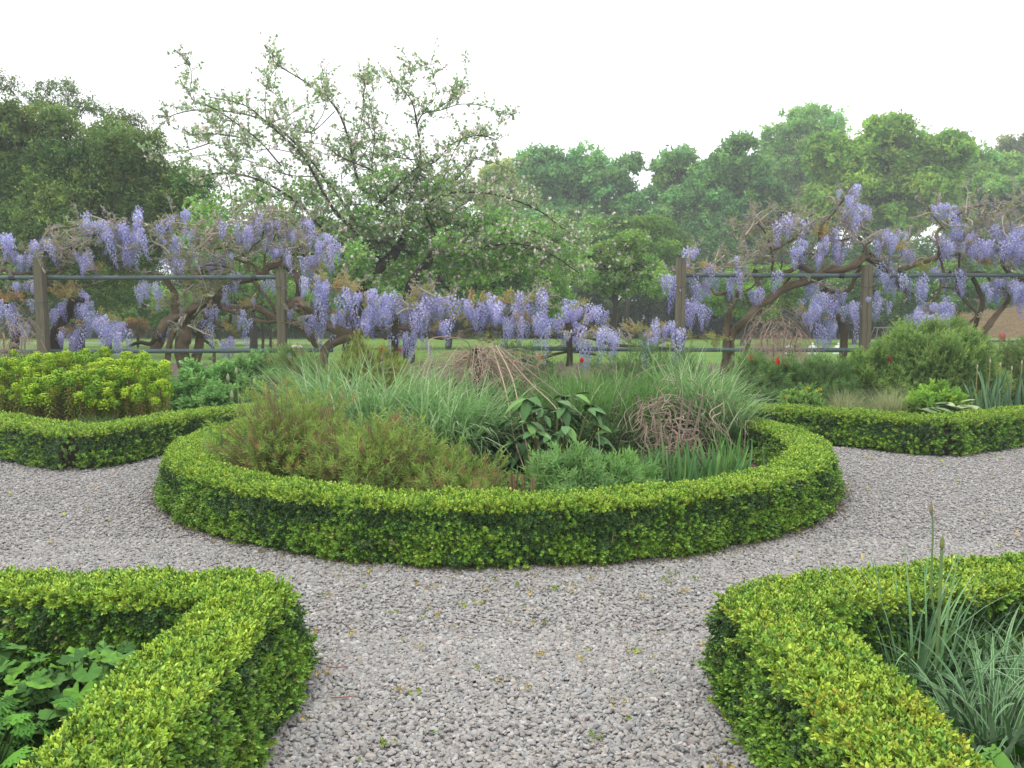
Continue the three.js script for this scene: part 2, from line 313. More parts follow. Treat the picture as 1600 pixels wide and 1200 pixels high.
hedge('box_hedge', 'low box hedge corner with orange young tips beside the striped grass', null, [[6, -5.0], [4, -4.2], [2.6, -3.75], [1.6, -3.46], [1.17, -3.35], [1.08, -3.27], [1.09, -3.1], [1.09, -2.8], [1.09, -2], [1.09, -1], [1.09, 0.5]], { top: 0.16, bot: 0.24, h: 0.4, density: 15500, s: 0.88, sideFresh: 0.34, tension: 0.35, gold: 0.03, sag: 0.012, topTint: rgb(180, 204, 76, 0.82) });
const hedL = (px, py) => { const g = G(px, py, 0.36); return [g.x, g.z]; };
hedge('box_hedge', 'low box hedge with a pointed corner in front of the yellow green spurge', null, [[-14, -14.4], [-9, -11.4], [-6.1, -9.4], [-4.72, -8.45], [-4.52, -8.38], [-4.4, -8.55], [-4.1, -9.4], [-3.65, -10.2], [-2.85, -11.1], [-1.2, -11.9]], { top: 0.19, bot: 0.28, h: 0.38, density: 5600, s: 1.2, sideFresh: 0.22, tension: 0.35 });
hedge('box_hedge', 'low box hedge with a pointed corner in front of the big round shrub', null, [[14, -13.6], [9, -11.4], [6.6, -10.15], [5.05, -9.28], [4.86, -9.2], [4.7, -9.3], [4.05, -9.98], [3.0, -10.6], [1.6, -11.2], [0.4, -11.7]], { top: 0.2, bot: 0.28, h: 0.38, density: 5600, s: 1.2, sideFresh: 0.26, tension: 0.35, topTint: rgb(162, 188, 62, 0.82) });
hedge('box_hedge', 'short distant strip of box hedge on the grass behind the leafy bed', null, [[P(225, 610, 13.5).x, -13.5], [P(290, 610, 13.5).x, -13.5], [P(345, 610, 13.5).x, -13.5]], { top: 0.17, bot: 0.2, h: 0.34, density: 3000, s: 1.4 });
// ---------------------------------------------------------------- brick wall far behind the orchard
{
  const brickC = tex(512, (u, v) => {
    const rows = 32, cols = 14, r = Math.floor(v * rows), fy = v * rows - r, cx = u * cols + (r % 2) * 0.5, fx = cx - Math.floor(cx), h = noise3(Math.floor(cx) * 7.1 % 98, r * 3.7, 2);
    const joint = fy < 0.14 || fx < 0.07, k = joint ? 0.74 : 0.66 + h * 0.1 + torus(u, v, 12, 21) * 0.05;
    return joint ? [k, k * 0.93, k * 0.82] : [k * 1.04, k * 0.84, k * 0.62];
  }, true);
  brickC.repeat.set(1 / 3, 1 / 2.4);
  const w = thing('garden_wall', 'long tan brick garden wall beyond the lawn and fruit trees', 'wall', V(0, 0, -57));
  const body = new THREE.BoxGeometry(150, 2.5, 0.35); const uv = body.attributes.uv, ps = body.attributes.position;
  for (let i = 0; i < uv.count; i++) uv.setXY(i, ps.getX(i), ps.getY(i) + 1.25);
  body.translate(0, 1.25, 0);
  part('wall_body', body, std({ map: brickC, roughness: 0.95, color: col([0.7, 0.68, 0.64]) }), w);
  const cop = new THREE.BoxGeometry(150.04, 0.1, 0.46); cop.translate(0, 2.55, 0); part('coping', cop, std({ color: col(rgb(150, 136, 116)), roughness: 0.9 }), w);
}
// ---------------------------------------------------------------- trees
// a clump of leaves: n small leaves in a ball of radius r
function clump(n, r, len, wid, c0, c1, flat = 0.8) {
  const T = new Tri();
  for (let i = 0; i < n; i++) {
    const o = V(gauss(), gauss() * flat, gauss()).multiplyScalar(r * 0.55), d = V(gauss(), gauss() * 0.7 + 0.05, gauss()).normalize(), nr = V(gauss(), 1.2 + gauss(), gauss()).normalize();
    const c = vary(mixc(c0, c1, rnd()), 0.18); T.leaf(o, d, nr, len * rr(0.7, 1.25), wid * rr(0.8, 1.2), c, rr(-0.1, 0.35), c);
  }
  return T.geo();
}
const W3 = [1, 1, 1], W2 = [0.82, 0.86, 0.8];
const clumpFar = [0, 1, 2].map(() => clump(15, 0.62, 0.42, 0.27, W3, [0.5, 0.58, 0.5]));
const clumpMid = [0, 1, 2].map(() => clump(17, 0.36, 0.15, 0.085, W3, [0.55, 0.64, 0.52]));
const clumpFine = [0, 1, 2].map(() => clump(17, 0.28, 0.13, 0.055, W3, [0.55, 0.62, 0.5]));
const clumpApple = [0, 1, 2].map(() => clump(10, 0.13, 0.085, 0.05, W3, [0.6, 0.68, 0.58]));
const rosette = [0, 1, 2].map(() => { const T = new Tri(); for (let i = 0; i < 7; i++) { const a = i * 2.4 + rnd(), t = rr(0.5, 1.3), d = V(Math.cos(a) * Math.sin(t), Math.cos(t), Math.sin(a) * Math.sin(t)); const c = vary(W3, 0.2); T.leaf(V(0, 0, 0), d, UP, rr(0.055, 0.09), rr(0.035, 0.05), c, 0.3, c); } return T.geo(); });
const blossom = (() => { const T = new Tri(); for (let f = 0; f < 5; f++) { const o = V(gauss(), gauss(), gauss()).multiplyScalar(0.035), ax = V(gauss(), gauss() + 0.6, gauss()).normalize(), b = V(1, 0.2, 0.1).cross(ax).normalize(), e = V().crossVectors(ax, b); for (let i = 0; i < 5; i++) { const a = i * 1.2566, d = b.clone().multiplyScalar(Math.cos(a)).addScaledVector(e, Math.sin(a)).addScaledVector(ax, 0.25).normalize(); T.leaf(o, d, ax, 0.028, 0.024, i % 3 ? [1, 1, 1] : [1, 0.88, 0.9], 0, [1, 0.97, 0.97], 0.6); } } return T.geo(); })();
// random limb from a to b with a bend
function limb(a, b, k = 0.12) { const l = a.distanceTo(b), m = (t) => a.clone().lerp(b, t).add(V(gauss(), gauss() * 0.6 + (t < 0.7 ? 0.4 : 0), gauss()).multiplyScalar(l * k)); return [a, m(0.33), m(0.66), b]; }
// a tree from its trunk and the lobes of its crown, each lobe [px, py, half width px, half height px] as seen at distance d
function tree(name, label, group, d, o) {
  const { trunk, lobes, color, color2, n, geos = clumpFar, s = 1, wood = M.oak, r = 0.25, flowers = 0, gap = 0.25, deep = 0.9, spray = 0 } = o;
  const k = d / FPX, base = P(trunk[0][0], 600, d); base.y = 0;
  const t = thing(name, label, 'tree', base, group), rel = (v) => v.clone().sub(base);
  const tp = trunk.map(([x, y], i) => { const v = P(x, y, d); v.z += i ? gauss() * 0.15 * i : 0; return rel(v); }); tp[0].y = Math.min(tp[0].y, 0); tp[0] = V(tp[0].x, 0, 0);
  part('trunk', tube(tp, r, r * 0.5, 9, 5, 0.12), wood, t);
  const top = tp[tp.length - 1], tw = [], set = geos.map(() => new Copies()), fl = new Copies();
  const tot = lobes.reduce((q, l) => q + l[2] * l[3], 0);
  lobes.forEach((l, li) => {
    const dz = (l[4] ?? gauss() * 0.7) * l[2] * k * deep, c = rel(P(l[0], l[1], d)).add(V(0, 0, dz)), rx = l[2] * k, ry = l[3] * k, rz = rx * 0.9;
    const from = tp[Math.min(tp.length - 1, Math.max(1, Math.floor(rr(tp.length * 0.4, tp.length))))];
    if (!o.nolimb) {
      part('branch', tube(limb(from, c, 0.07), r * 0.42, r * 0.12, 6, 5, 0.1), wood, t);
      for (let i = 0; i < 9; i++) { const q = V(gauss(), gauss(), gauss()).normalize(), e = c.clone().add(V(q.x * rx, q.y * ry, q.z * rz).multiplyScalar(0.85)); tw.push(tube(limb(c.clone().lerp(from, rr(0, 0.3)), e, 0.09), r * 0.13, r * 0.03, 4, 2)); }
    }
    const m = Math.round(n * (l[2] * l[3]) / tot), tint = vary(W3, 0.2);
    for (let i = 0; i < m; i++) {
      const q = V(gauss(), gauss(), gauss()).normalize(), rad = Math.pow(rnd(), 0.26) * (1 + 0.28 * noise3(q.x * 2 + li, q.y * 2, q.z * 2 + li * 3)) + (spray ? Math.max(0, gauss()) * spray : 0);
      const p = c.clone().add(V(q.x * rx, q.y * ry, q.z * rz).multiplyScalar(rad));
      if (noise3(p.x * 0.9 / (k * 60), p.y * 1.3 / (k * 60), p.z / (k * 60) + li) < -1 + gap * 2) continue;
      if (p.y < 0.2) continue;
      const cc = vary(mixc(color, color2, clamp(0.5 + noise3(p.x / (k * 40), p.y / (k * 40), p.z / (k * 40)) * 0.6 + gauss() * 0.25, 0, 1)), 0.26);
      const out = q.clone().add(V(0, 0.5, 0)).normalize();
      set[i % set.length].add(p, out, s * rr(0.7, 1.3), [cc[0] * tint[0], cc[1] * tint[1], cc[2] * tint[2]]);
      if (flowers && rnd() < flowers) fl.add(p.clone().add(V(gauss() * 0.2, gauss() * 0.2, gauss() * 0.2 + 0.1)), V(gauss(), gauss() + 0.5, 1).normalize(), rr(0.9, 1.9), vary(rgb(240, 232, 232, 0.8), 0.06));
    }
  });
  if (tw.length) part('twigs', merged(tw), wood, t, 'stuff');
  const cr = new THREE.Group(); cr.name = 'crown'; cr.userData = { kind: 'stuff' }; t.add(cr);
  set.forEach((q, i) => q.build('leaves', geos[i], M.leaf, cr)); if (flowers) fl.build('blossoms', blossom, M.petal, cr);
  return t;
}
// lobes spread over a crown outline: [cx, cy, rx, ry], count and size
function crown(cx, cy, rx, ry, count, size, extra = []) { const L = []; for (let i = 0; i < count; i++) { const a = i * 2.39996, q = Math.sqrt((i + 0.5) / count); L.push([cx + Math.cos(a) * rx * q * 0.8, cy + Math.sin(a) * ry * q * 0.78, size * rr(0.7, 1.4), size * rr(0.45, 0.8), gauss() * (1 - q) * 1.6 + gauss() * 0.4]); } return [...L, ...extra]; }
const gFar = rgb(122, 152, 86, 1.6), gFar2 = rgb(98, 134, 70, 1.65), gOak = rgb(132, 160, 68, 1.35), gOak2 = rgb(102, 136, 58, 1.3), gBlue = rgb(106, 142, 88, 1.7), gBlue2 = rgb(84, 120, 74, 1.65);
tree('deciduous_tree', 'tall blue green tree with rounded top, left of the gap of sky', null, 78, { trunk: [[900, 530], [898, 420], [905, 330]], lobes: crown(915, 320, 96, 100, 39, 22, [[850, 270, 34, 34], [832, 262, 22, 26], [985, 255, 16, 14]]), n: 7113, color: gBlue, color2: gBlue2, r: 0.4, gap: 0.34, s: 0.74, spray: 0.2 });
tree('deciduous_tree', 'slender open tree with sky showing through, standing alone between two denser trees', null, 78, { trunk: [[1062, 530], [1058, 400], [1062, 300], [1060, 262]], lobes: crown(1060, 300, 58, 74, 25, 14, [[1030, 340, 22, 16], [1100, 320, 18, 14], [1055, 240, 22, 14], [1010, 350, 24, 20]]), n: 3146, color: gFar, color2: gBlue, r: 0.32, gap: 0.34, s: 0.74, spray: 0.2 });
tree('deciduous_tree', 'dark broad tree right of the slender open tree', null, 76, { trunk: [[1150, 530], [1150, 400], [1155, 320]], lobes: crown(1150, 335, 86, 110, 36, 25, [[1150, 240, 30, 24], [1120, 260, 20, 18]]), n: 7113, color: gFar2, color2: gBlue2, r: 0.4, gap: 0.34, s: 0.74, spray: 0.2 });
tree('deciduous_tree', 'tallest tree with pale upper crown behind the bright oak', null, 92, { trunk: [[1265, 530], [1262, 380], [1268, 260]], lobes: crown(1262, 285, 70, 108, 36, 24, [[1245, 195, 30, 22], [1290, 200, 28, 24], [1270, 180, 24, 14], [1215, 215, 22, 22]]), n: 7113, color: gFar, color2: gFar2, r: 0.45, gap: 0.34, s: 0.74, spray: 0.2 });
tree('oak_tree', 'big bright green oak with dark branches showing in its crown', null, 70, { trunk: [[1405, 530], [1400, 400], [1392, 330], [1408, 280]], lobes: crown(1385, 290, 118, 88, 54, 24, [[1385, 205, 34, 20], [1395, 195, 20, 12], [1440, 225, 30, 24], [1300, 240, 34, 30], [1280, 330, 30, 34], [1480, 240, 28, 26]]), n: 9302, color: gOak, color2: gOak2, r: 0.5, gap: 0.34, s: 0.74, spray: 0.2 });
tree('deciduous_tree', 'mid green tree at the right edge, beside the bright oak', null, 80, { trunk: [[1545, 530], [1540, 420], [1545, 320]], lobes: crown(1550, 320, 78, 100, 36, 25, [[1500, 240, 26, 24]]), n: 7113, color: gFar, color2: gOak2, r: 0.4, gap: 0.34, s: 0.74, spray: 0.2 });
tree('deciduous_tree', 'thin pale tree just coming into leaf at the right edge', null, 100, { trunk: [[1590, 530], [1588, 380], [1590, 260]], lobes: crown(1595, 255, 44, 56, 21, 14), n: 1330, color: rgb(140, 152, 106, 1.1), color2: rgb(116, 132, 92, 1.05), r: 0.28, gap: 0.34, s: 0.74, spray: 0.2 });
tree('deciduous_tree', 'pale yellow green tree just coming into leaf behind the apple tree', null, 88, { trunk: [[775, 530], [778, 400], [780, 300]], lobes: crown(785, 300, 44, 54, 25, 14), n: 2850, color: rgb(166, 172, 108, 1.34), color2: rgb(146, 156, 100, 1.30), r: 0.28, gap: 0.34, s: 0.74, spray: 0.2 });
tree('willow_shrub', 'bright green rounded shrub below the slender open tree', null, 52, { trunk: [[980, 530], [980, 470], [985, 420]], lobes: crown(985, 385, 76, 48, 32, 18, [[930, 360, 26, 22], [1030, 365, 26, 24], [1060, 400, 24, 30]]), n: 5200, geos: clumpMid, color: rgb(120, 156, 70, 1.0), color2: rgb(96, 134, 62, 0.95), r: 0.14, s: 0.9, spray: 0.18, nolimb: true });
tree('fruit_tree', 'small rounded apple tree with twiggy crown left of the tall fence post', null, 36, { trunk: [[954, 515], [962, 475], [960, 440], [962, 400]], lobes: crown(965, 420, 78, 52, 39, 15, [[920, 425, 24, 22], [1020, 440, 28, 26], [990, 375, 24, 14]]), n: 2800, geos: clumpApple, color: rgb(120, 146, 72, 1.39), color2: rgb(92, 122, 60, 1.30), r: 0.14, wood: M.apple, flowers: 0.13, s: 1.2, gap: 0.22 });
tree('fruit_tree', 'low leafy fruit tree behind the wisteria, right of the tall fence post', null, 42, { trunk: [[1160, 522], [1165, 490], [1170, 460]], lobes: crown(1180, 455, 90, 42, 36, 18), n: 6120, geos: clumpMid, color: rgb(128, 168, 60, 1.07), color2: rgb(88, 126, 48, 1.04), r: 0.12, wood: M.apple, s: 0.75, gap: 0.1 });
tree('fruit_tree', 'pale flowering fruit tree behind the right fence post', null, 44, { trunk: [[1335, 522], [1335, 490], [1340, 460]], lobes: crown(1375, 455, 100, 48, 43, 18, [[1300, 470, 30, 26]]), n: 7480, geos: clumpMid, color: rgb(112, 150, 70, 1.07), color2: rgb(78, 116, 52, 1.04), r: 0.13, wood: M.apple, flowers: 0.12, s: 0.75, gap: 0.1 });
tree('fruit_tree', 'leafy fruit tree with white blossom above the tan wall', null, 46, { trunk: [[1500, 522], [1500, 490], [1505, 460]], lobes: crown(1505, 446, 110, 42, 39, 18, [[1430, 470, 30, 24]]), n: 7140, geos: clumpMid, color: rgb(112, 150, 66, 1.07), color2: rgb(80, 118, 54, 1.04), r: 0.13, wood: M.apple, flowers: 0.1, s: 0.75, gap: 0.1 });
tree('yew_tree', 'dark hedge-like yew mass low behind the right fence post', null, 54, { trunk: [[1330, 528], [1330, 500], [1330, 480]], lobes: crown(1340, 490, 130, 30, 28, 18, [[1110, 490, 30, 26], [1150, 485, 30, 28], [1240, 490, 36, 30], [1290, 480, 36, 30]]), n: 5440, geos: clumpMid, color: rgb(54, 80, 44, 1.04), color2: rgb(42, 64, 38, 1.04), r: 0.14, s: 0.9, gap: 0.1, nolimb: true });
tree('plum_tree', 'broad dark green tree with bronze tinge at the left edge', null, 30, { trunk: [[120, 560], [118, 470], [110, 400], [120, 320]], lobes: crown(120, 330, 200, 120, 75, 33, [[20, 220, 44, 36], [60, 190, 34, 26], [110, 200, 30, 24], [200, 240, 44, 30], [255, 280, 36, 24], [285, 330, 30, 30], [150, 440, 60, 40], [40, 440, 60, 40], [-60, 300, 60, 90], [-40, 200, 50, 40], [300, 290, 34, 26], [325, 350, 36, 34], [330, 410, 40, 36], [170, 210, 30, 20], [15, 180, 26, 16], [230, 225, 24, 16]]), n: 19000, geos: clumpFine, color: rgb(104, 122, 62, 1.5), color2: rgb(70, 98, 48, 1.4), r: 0.28, wood: M.apple, s: 1.0, gap: 0.27, flowers: 0.004, spray: 0.36 });
tree('plum_tree', 'thin wispy young tree rising above the dark bronze tinged tree', null, 33, { trunk: [[96, 560], [98, 400], [100, 300], [102, 240]], lobes: [[10, 130, 20, 14], [110, 140, 14, 18], [75, 135, 20, 10], [55, 155, 20, 14], [140, 165, 22, 14], [215, 195, 22, 16], [180, 180, 20, 14], [100, 175, 30, 20], [240, 215, 18, 14]], n: 420, geos: clumpFine, color: rgb(98, 112, 64, 1.34), color2: rgb(84, 100, 62, 1.26), r: 0.07, wood: M.apple, s: 0.75, gap: 0.1 });
for (const [n, x0, x1, yc, ry, c, c2, nn] of [['dark mixed hedge along the far wall, behind the middle wisteria', 560, 1010, 494, 34, rgb(70, 96, 50, 1.12), rgb(52, 76, 44, 1.05), 5200], ['dark hedge of evergreen along the far wall, right of the tall post', 1060, 1410, 488, 36, rgb(62, 90, 46, 1.12), rgb(48, 72, 40, 1.05), 5200], ['tangled green hedge in front of the far wall, left of the old apple tree', -80, 560, 450, 72, rgb(84, 112, 54, 1.19), rgb(60, 88, 46, 1.12), 7000], ['tall undergrowth of mixed bushes below the far trees', 700, 1640, 420, 60, rgb(86, 122, 62, 1.26), rgb(62, 94, 52, 1.19), 8000]]) {
  const L = []; for (let x = x0; x <= x1; x += 24) for (let k = 0; k < 2; k++) L.push([x + gauss() * 8, yc + gauss() * ry * 0.5, 26, ry * rr(0.6, 0.9), gauss() * 0.6]);
  tree('hedgerow', n, null, yc < 450 ? 66 : 55, { trunk: [[(x0 + x1) / 2, 530], [(x0 + x1) / 2, 510], [(x0 + x1) / 2, 490]], lobes: L, n: nn, geos: clumpMid, color: c, color2: c2, r: 0.1, s: yc < 450 ? 1.7 : 1.35, gap: 0.05, nolimb: true });
}
// low espaliers and shrubs behind the left fence
tree('orchard_shrub', 'low pale green trained fruit bush behind the left fence', null, 40, { trunk: [[215, 525], [215, 500], [216, 480]], lobes: crown(205, 478, 90, 36, 36, 15, [[130, 480, 26, 20], [280, 480, 30, 26]]), n: 3400, geos: clumpApple, color: rgb(150, 178, 92, 0.96), color2: rgb(112, 150, 66, 0.94), r: 0.07, wood: M.apple, s: 1.35, gap: 0.12, flowers: 0.05 });
tree('orchard_shrub', 'low leafy trained fruit bush behind the thick wisteria trunk', null, 42, { trunk: [[398, 525], [398, 500], [398, 480]], lobes: crown(390, 475, 80, 40, 32, 15, [[330, 480, 26, 26], [460, 470, 36, 30]]), n: 3200, geos: clumpApple, color: rgb(128, 160, 76, 0.96), color2: rgb(92, 128, 56, 0.94), r: 0.1, wood: M.apple, s: 1.35, gap: 0.2, flowers: 0.05 });
tree('bronze_shrub', 'small round orange brown bush on the lawn behind the left fence', null, 38, { trunk: [[215, 528], [215, 520], [215, 510]], lobes: crown(212, 510, 22, 13, 12, 6), n: 340, geos: clumpApple, color: rgb(160, 132, 84, 0.8), color2: rgb(134, 112, 72, 0.8), r: 0.03, s: 0.9, gap: 0, nolimb: true });
for (const [x, ht] of [[398, 470], [412, 500], [424, 498], [172, 470]]) { const b = P(x, 600, 38); b.y = 0; const t = thing('sapling', x === 398 ? 'dark ridged young trunk on the lawn, right of the thick wisteria' : x === 412 ? 'thin dark young stem just left of the fence post' : x === 424 ? 'shorter thin dark stem beside the left fence post' : 'dark crooked sapling on the lawn behind the spurge', 'tree', b); const h = P(x, ht, 38).y; part('trunk', tube([V(0, 0, 0), V(0.03, h * 0.5, 0), V(-0.02, h, 0.02)], x === 398 ? 0.2 : x === 172 ? 0.16 : 0.07, 0.06, 7, 4, 0.2), M.apple, t); part('branch', tube([V(-0.02, h * 0.95, 0.02), V(-0.2, h * 1.1, 0), V(-0.45, h * 1.12, 0.1)], 0.05, 0.02, 5, 3), M.apple, t); }

// ---------------------------------------------------------------- the big apple tree, its limbs as they stand against the sky
function twigsFrom(pl, n, len, up, out, list, r = 0.012, depth = 1) {
  const cv = new THREE.CatmullRomCurve3(pl, false, 'centripetal');
  for (let i = 0; i < n; i++) {
    const t = rr(0.15, 1), p = cv.getPoint(t), tg = cv.getTangent(t), l = len * rr(0.5, 1.3);
    const d = tg.clone().multiplyScalar(0.6).add(V(gauss(), gauss() * 0.8 + up, gauss())).normalize();
    const q = [p, p.clone().addScaledVector(d, l * 0.5).add(V(gauss(), gauss(), gauss()).multiplyScalar(l * 0.07)), p.clone().addScaledVector(d, l).add(V(gauss(), gauss() + 0.4, gauss()).multiplyScalar(l * 0.13))];
    out.push(q); list.push(tube(q, r, r * 0.35, 4, 2));
    if (depth > 1) twigsFrom(q, 2, len * 0.55, up, out, list, r * 0.7, depth - 1);
  }
}
{
  const D = 26, base = P(572, 600, D); base.y = 0;
  const t = thing('apple_tree', 'tall old apple tree in blossom with open branches against the white sky', 'tree', base);
  const paths = [
    [[[545, 560], [552, 500], [560, 470], [577, 440], [592, 418], [610, 400], [628, 370]], 0.26, 0.17, 0],
    [[[640, 540], [636, 490], [638, 462], [648, 442], [662, 420], [680, 400], [690, 385]], 0.19, 0.13, 0.5],
    [[[628, 370], [633, 363], [616, 336], [596, 316], [560, 290], [548, 270], [545, 239], [525, 174], [501, 141], [461, 114], [420, 87], [418, 70]], 0.13, 0.02, -0.6],
    [[[579, 331], [600, 315], [623, 296], [656, 266], [680, 252], [710, 225], [748, 212], [780, 225]], 0.09, 0.02, 0.4],
    [[[632, 362], [636, 335], [641, 316], [653, 279], [658, 242], [651, 198], [650, 175], [636, 147], [616, 124], [600, 120]], 0.09, 0.015, 0.1],
    [[[651, 198], [660, 178], [687, 168], [721, 163], [764, 171], [780, 180], [798, 188]], 0.04, 0.01, 0.1],
    [[[687, 168], [705, 158], [712, 148], [722, 125], [734, 95]], 0.025, 0.008, 0.1],
    [[[600, 410], [560, 365], [528, 330], [498, 276], [481, 249], [434, 205], [400, 178], [340, 162]], 0.12, 0.02, 0.8],
    [[[570, 380], [530, 310], [506, 282], [472, 239], [440, 205], [405, 181], [348, 164], [287, 161], [250, 172], [244, 182]], 0.1, 0.015, -0.9],
    [[[440, 260], [412, 225], [380, 200], [358, 185], [330, 175], [318, 130], [314, 98]], 0.05, 0.012, 1.2],
    [[[540, 400], [500, 350], [466, 316], [420, 290], [371, 279], [340, 282], [310, 290]], 0.09, 0.02, 1.0],
    [[[560, 290], [550, 240], [548, 215], [552, 170], [562, 120], [566, 100]], 0.05, 0.01, -1.2],
    [[[596, 316], [585, 270], [590, 220], [588, 180], [580, 140]], 0.05, 0.01, 1.1],
    [[[505, 160], [508, 130], [505, 95]], 0.02, 0.008, -0.6], [[[600, 122], [630, 150], [640, 118], [641, 100]], 0.02, 0.008, 0.2], [[[660, 178], [682, 150], [676, 110]], 0.02, 0.008, 0.6],
    [[[690, 385], [672, 350], [667, 331], [704, 313], [741, 311], [781, 316], [839, 336], [872, 357], [900, 380]], 0.08, 0.02, 1.2],
    [[[690, 385], [680, 345], [724, 340], [771, 350], [822, 377], [860, 410]], 0.07, 0.02, -0.4],
    [[[690, 390], [740, 392], [800, 385], [850, 400], [900, 430]], 0.08, 0.02, 1.6],
    [[[640, 395], [600, 380], [540, 385], [480, 395], [430, 420]], 0.09, 0.02, 1.4],
    [[[628, 370], [640, 330], [690, 290], [740, 285], [790, 300]], 0.05, 0.012, -1.0],
    [[[523, 174], [480, 200], [450, 190], [430, 150], [400, 120]], 0.03, 0.01, -1.4], [[[498, 276], [450, 270], [400, 250], [350, 230], [300, 205], [262, 190]], 0.04, 0.012, -1.6],
    [[[710, 225], [740, 250], [770, 240]], 0.02, 0.008, 0.4], [[[656, 266], [690, 300], [740, 262]], 0.025, 0.008, 1.2],
  ];
  const tw = [], list = [], world = [];
  paths.forEach(([pl, r0, r1, dz], i) => {
    const pts = pl.map(([x, y], j) => { const v = P(x, y, D); v.z += dz * Math.min(1, j / 3) + noise3(i * 3.3, j * 0.5, 1) * 0.5 * Math.min(1, j / 2); return v.sub(base); });
    if (i < 2) pts[0].y = 0;
    part(i < 2 ? 'trunk' : 'branch', tube(pts, i < 2 ? r0 : r0 * 0.55, i < 2 ? r1 * 0.9 : r1 * 0.7, i < 2 ? 10 : 6, 4, i < 2 ? 0.14 : 0.08), M.apple, t);
    world.push(pts);
    if (i > 1) { let L = 0; for (let j = 1; j < pts.length; j++) L += pts[j].distanceTo(pts[j - 1]); const high = pts[pts.length - 1].y > 5.0; twigsFrom(pts, Math.round(L * (high ? 9 : 8)), high ? 0.46 : 0.55, 0.35, tw, list, 0.011, 2); }
  });
  for (let i = 0; i < 110; i++) {                                       // the lesser limbs
    const pl = world[2 + Math.floor(rnd() * (world.length - 2))], j = 1 + Math.floor(rnd() * (pl.length - 2)), p = pl[j], d = V(gauss() * 1.1, rr(-0.5, 0.5), gauss() * 0.7).normalize(), l = rr(1.0, 2.4); if (p.y < 3.2 || p.y > 7.6) continue;
    const q = [p, p.clone().addScaledVector(d, l * 0.4).add(V(gauss() * 0.15, gauss() * 0.1, gauss() * 0.15)), p.clone().addScaledVector(d, l * 0.75).add(V(gauss() * 0.25, gauss() * 0.15, gauss() * 0.2)), p.clone().addScaledVector(d, l).add(V(gauss() * 0.3, gauss() * 0.2 - 0.1, gauss() * 0.3))];
    (i < 40 ? part('branch', tube(q, 0.022, 0.008, 5, 4, 0.08), M.apple, t) : list.push(tube(q, 0.018, 0.006, 5, 4))); twigsFrom(q, Math.round(l * 7), 0.45, 0.35, tw, list, 0.011, 2);
  }
  const ros = rosette.map(() => new Copies()), fl = new Copies();
  const a0 = rgb(154, 174, 134, 1.05), a1 = rgb(120, 148, 104, 1.0), k0 = rgb(132, 162, 98, 1.4), k1 = rgb(96, 134, 72, 1.3);
  const leafAt = (p, s, low) => { const cc = vary(low ? mixc(k0, k1, rnd()) : mixc(a0, a1, rnd()), 0.22); pick(ros).add(p, V(gauss(), gauss() + 0.5, gauss()).normalize(), s, cc); if (rnd() < 0.11) fl.add(p.clone().add(V(gauss() * 0.06, gauss() * 0.06, 0.06)), V(gauss(), gauss() + 0.4, 1).normalize(), rr(0.8, 1.4), vary(rgb(238, 226, 228, 1.12), 0.08)); };
  for (const q of tw) { const l = q[0].distanceTo(q[2]); for (let s = 0.12; s < l; s += rr(0.05, 0.11)) { const f = s / l, p = f < 0.5 ? q[0].clone().lerp(q[1], f * 2) : q[1].clone().lerp(q[2], f * 2 - 1); if (rnd() < 0.85) leafAt(p.add(V(gauss(), gauss(), gauss()).multiplyScalar(0.04)), rr(0.6, 1.1)); } }
  // the dense skirt of low boughs
  const low = crown(600, 385, 330, 70, 82, 28, [[330, 330, 44, 30], [300, 380, 40, 34], [760, 340, 50, 26], [860, 360, 44, 28], [890, 410, 40, 34], [480, 300, 40, 28], [600, 290, 44, 26], [420, 320, 40, 30], [690, 300, 30, 20]]);
  const k = D / FPX;
  low.forEach((l) => { const c = P(l[0], l[1], D).sub(base); c.z += l[4] ? l[4] * 1.2 : gauss(); const rx = l[2] * k, ry = l[3] * k; for (let i = 0; i < 9; i++) { const q = V(gauss(), gauss(), gauss()).normalize(), e = c.clone().add(V(q.x * rx, q.y * ry, q.z * rx).multiplyScalar(0.9)); list.push(tube(limb(c, e, 0.1), 0.02, 0.006, 4, 2)); } for (let i = 0; i < l[2] * l[3] * 0.5; i++) { const q = V(gauss(), gauss(), gauss()).normalize().multiplyScalar(Math.pow(rnd(), 0.4) * 1.08), p = c.clone().add(V(q.x * rx, q.y * ry, q.z * rx)); if (noise3(p.x * 1.3, p.y * 1.6, p.z * 1.3) < -0.35) continue; leafAt(p, rr(0.7, 1.25), true); } });
  part('twigs', merged(list), M.appleTwig, t, 'stuff');
  const cr = new THREE.Group(); cr.name = 'crown'; cr.userData = { kind: 'stuff' }; t.add(cr);
  ros.forEach((q, i) => q.build('leaves', rosette[i], M.leaf, cr)); fl.build('blossoms', blossom, M.petal, cr);
}
// a second apple tree standing further back fills the orchard behind the first
tree('fruit_tree', 'leafy apple tree deep in the orchard, behind the old tree\u2019s two leaning trunks', null, 38, { trunk: [[700, 530], [705, 480], [700, 440]], lobes: crown(720, 440, 190, 60, 61, 24, [[540, 440, 40, 40], [600, 470, 40, 30], [860, 470, 40, 30]]), n: 9000, geos: clumpApple, color: rgb(120, 156, 74, 1.34), color2: rgb(86, 124, 56, 1.30), r: 0.16, wood: M.apple, s: 1.5, gap: 0.16, flowers: 0.05 });

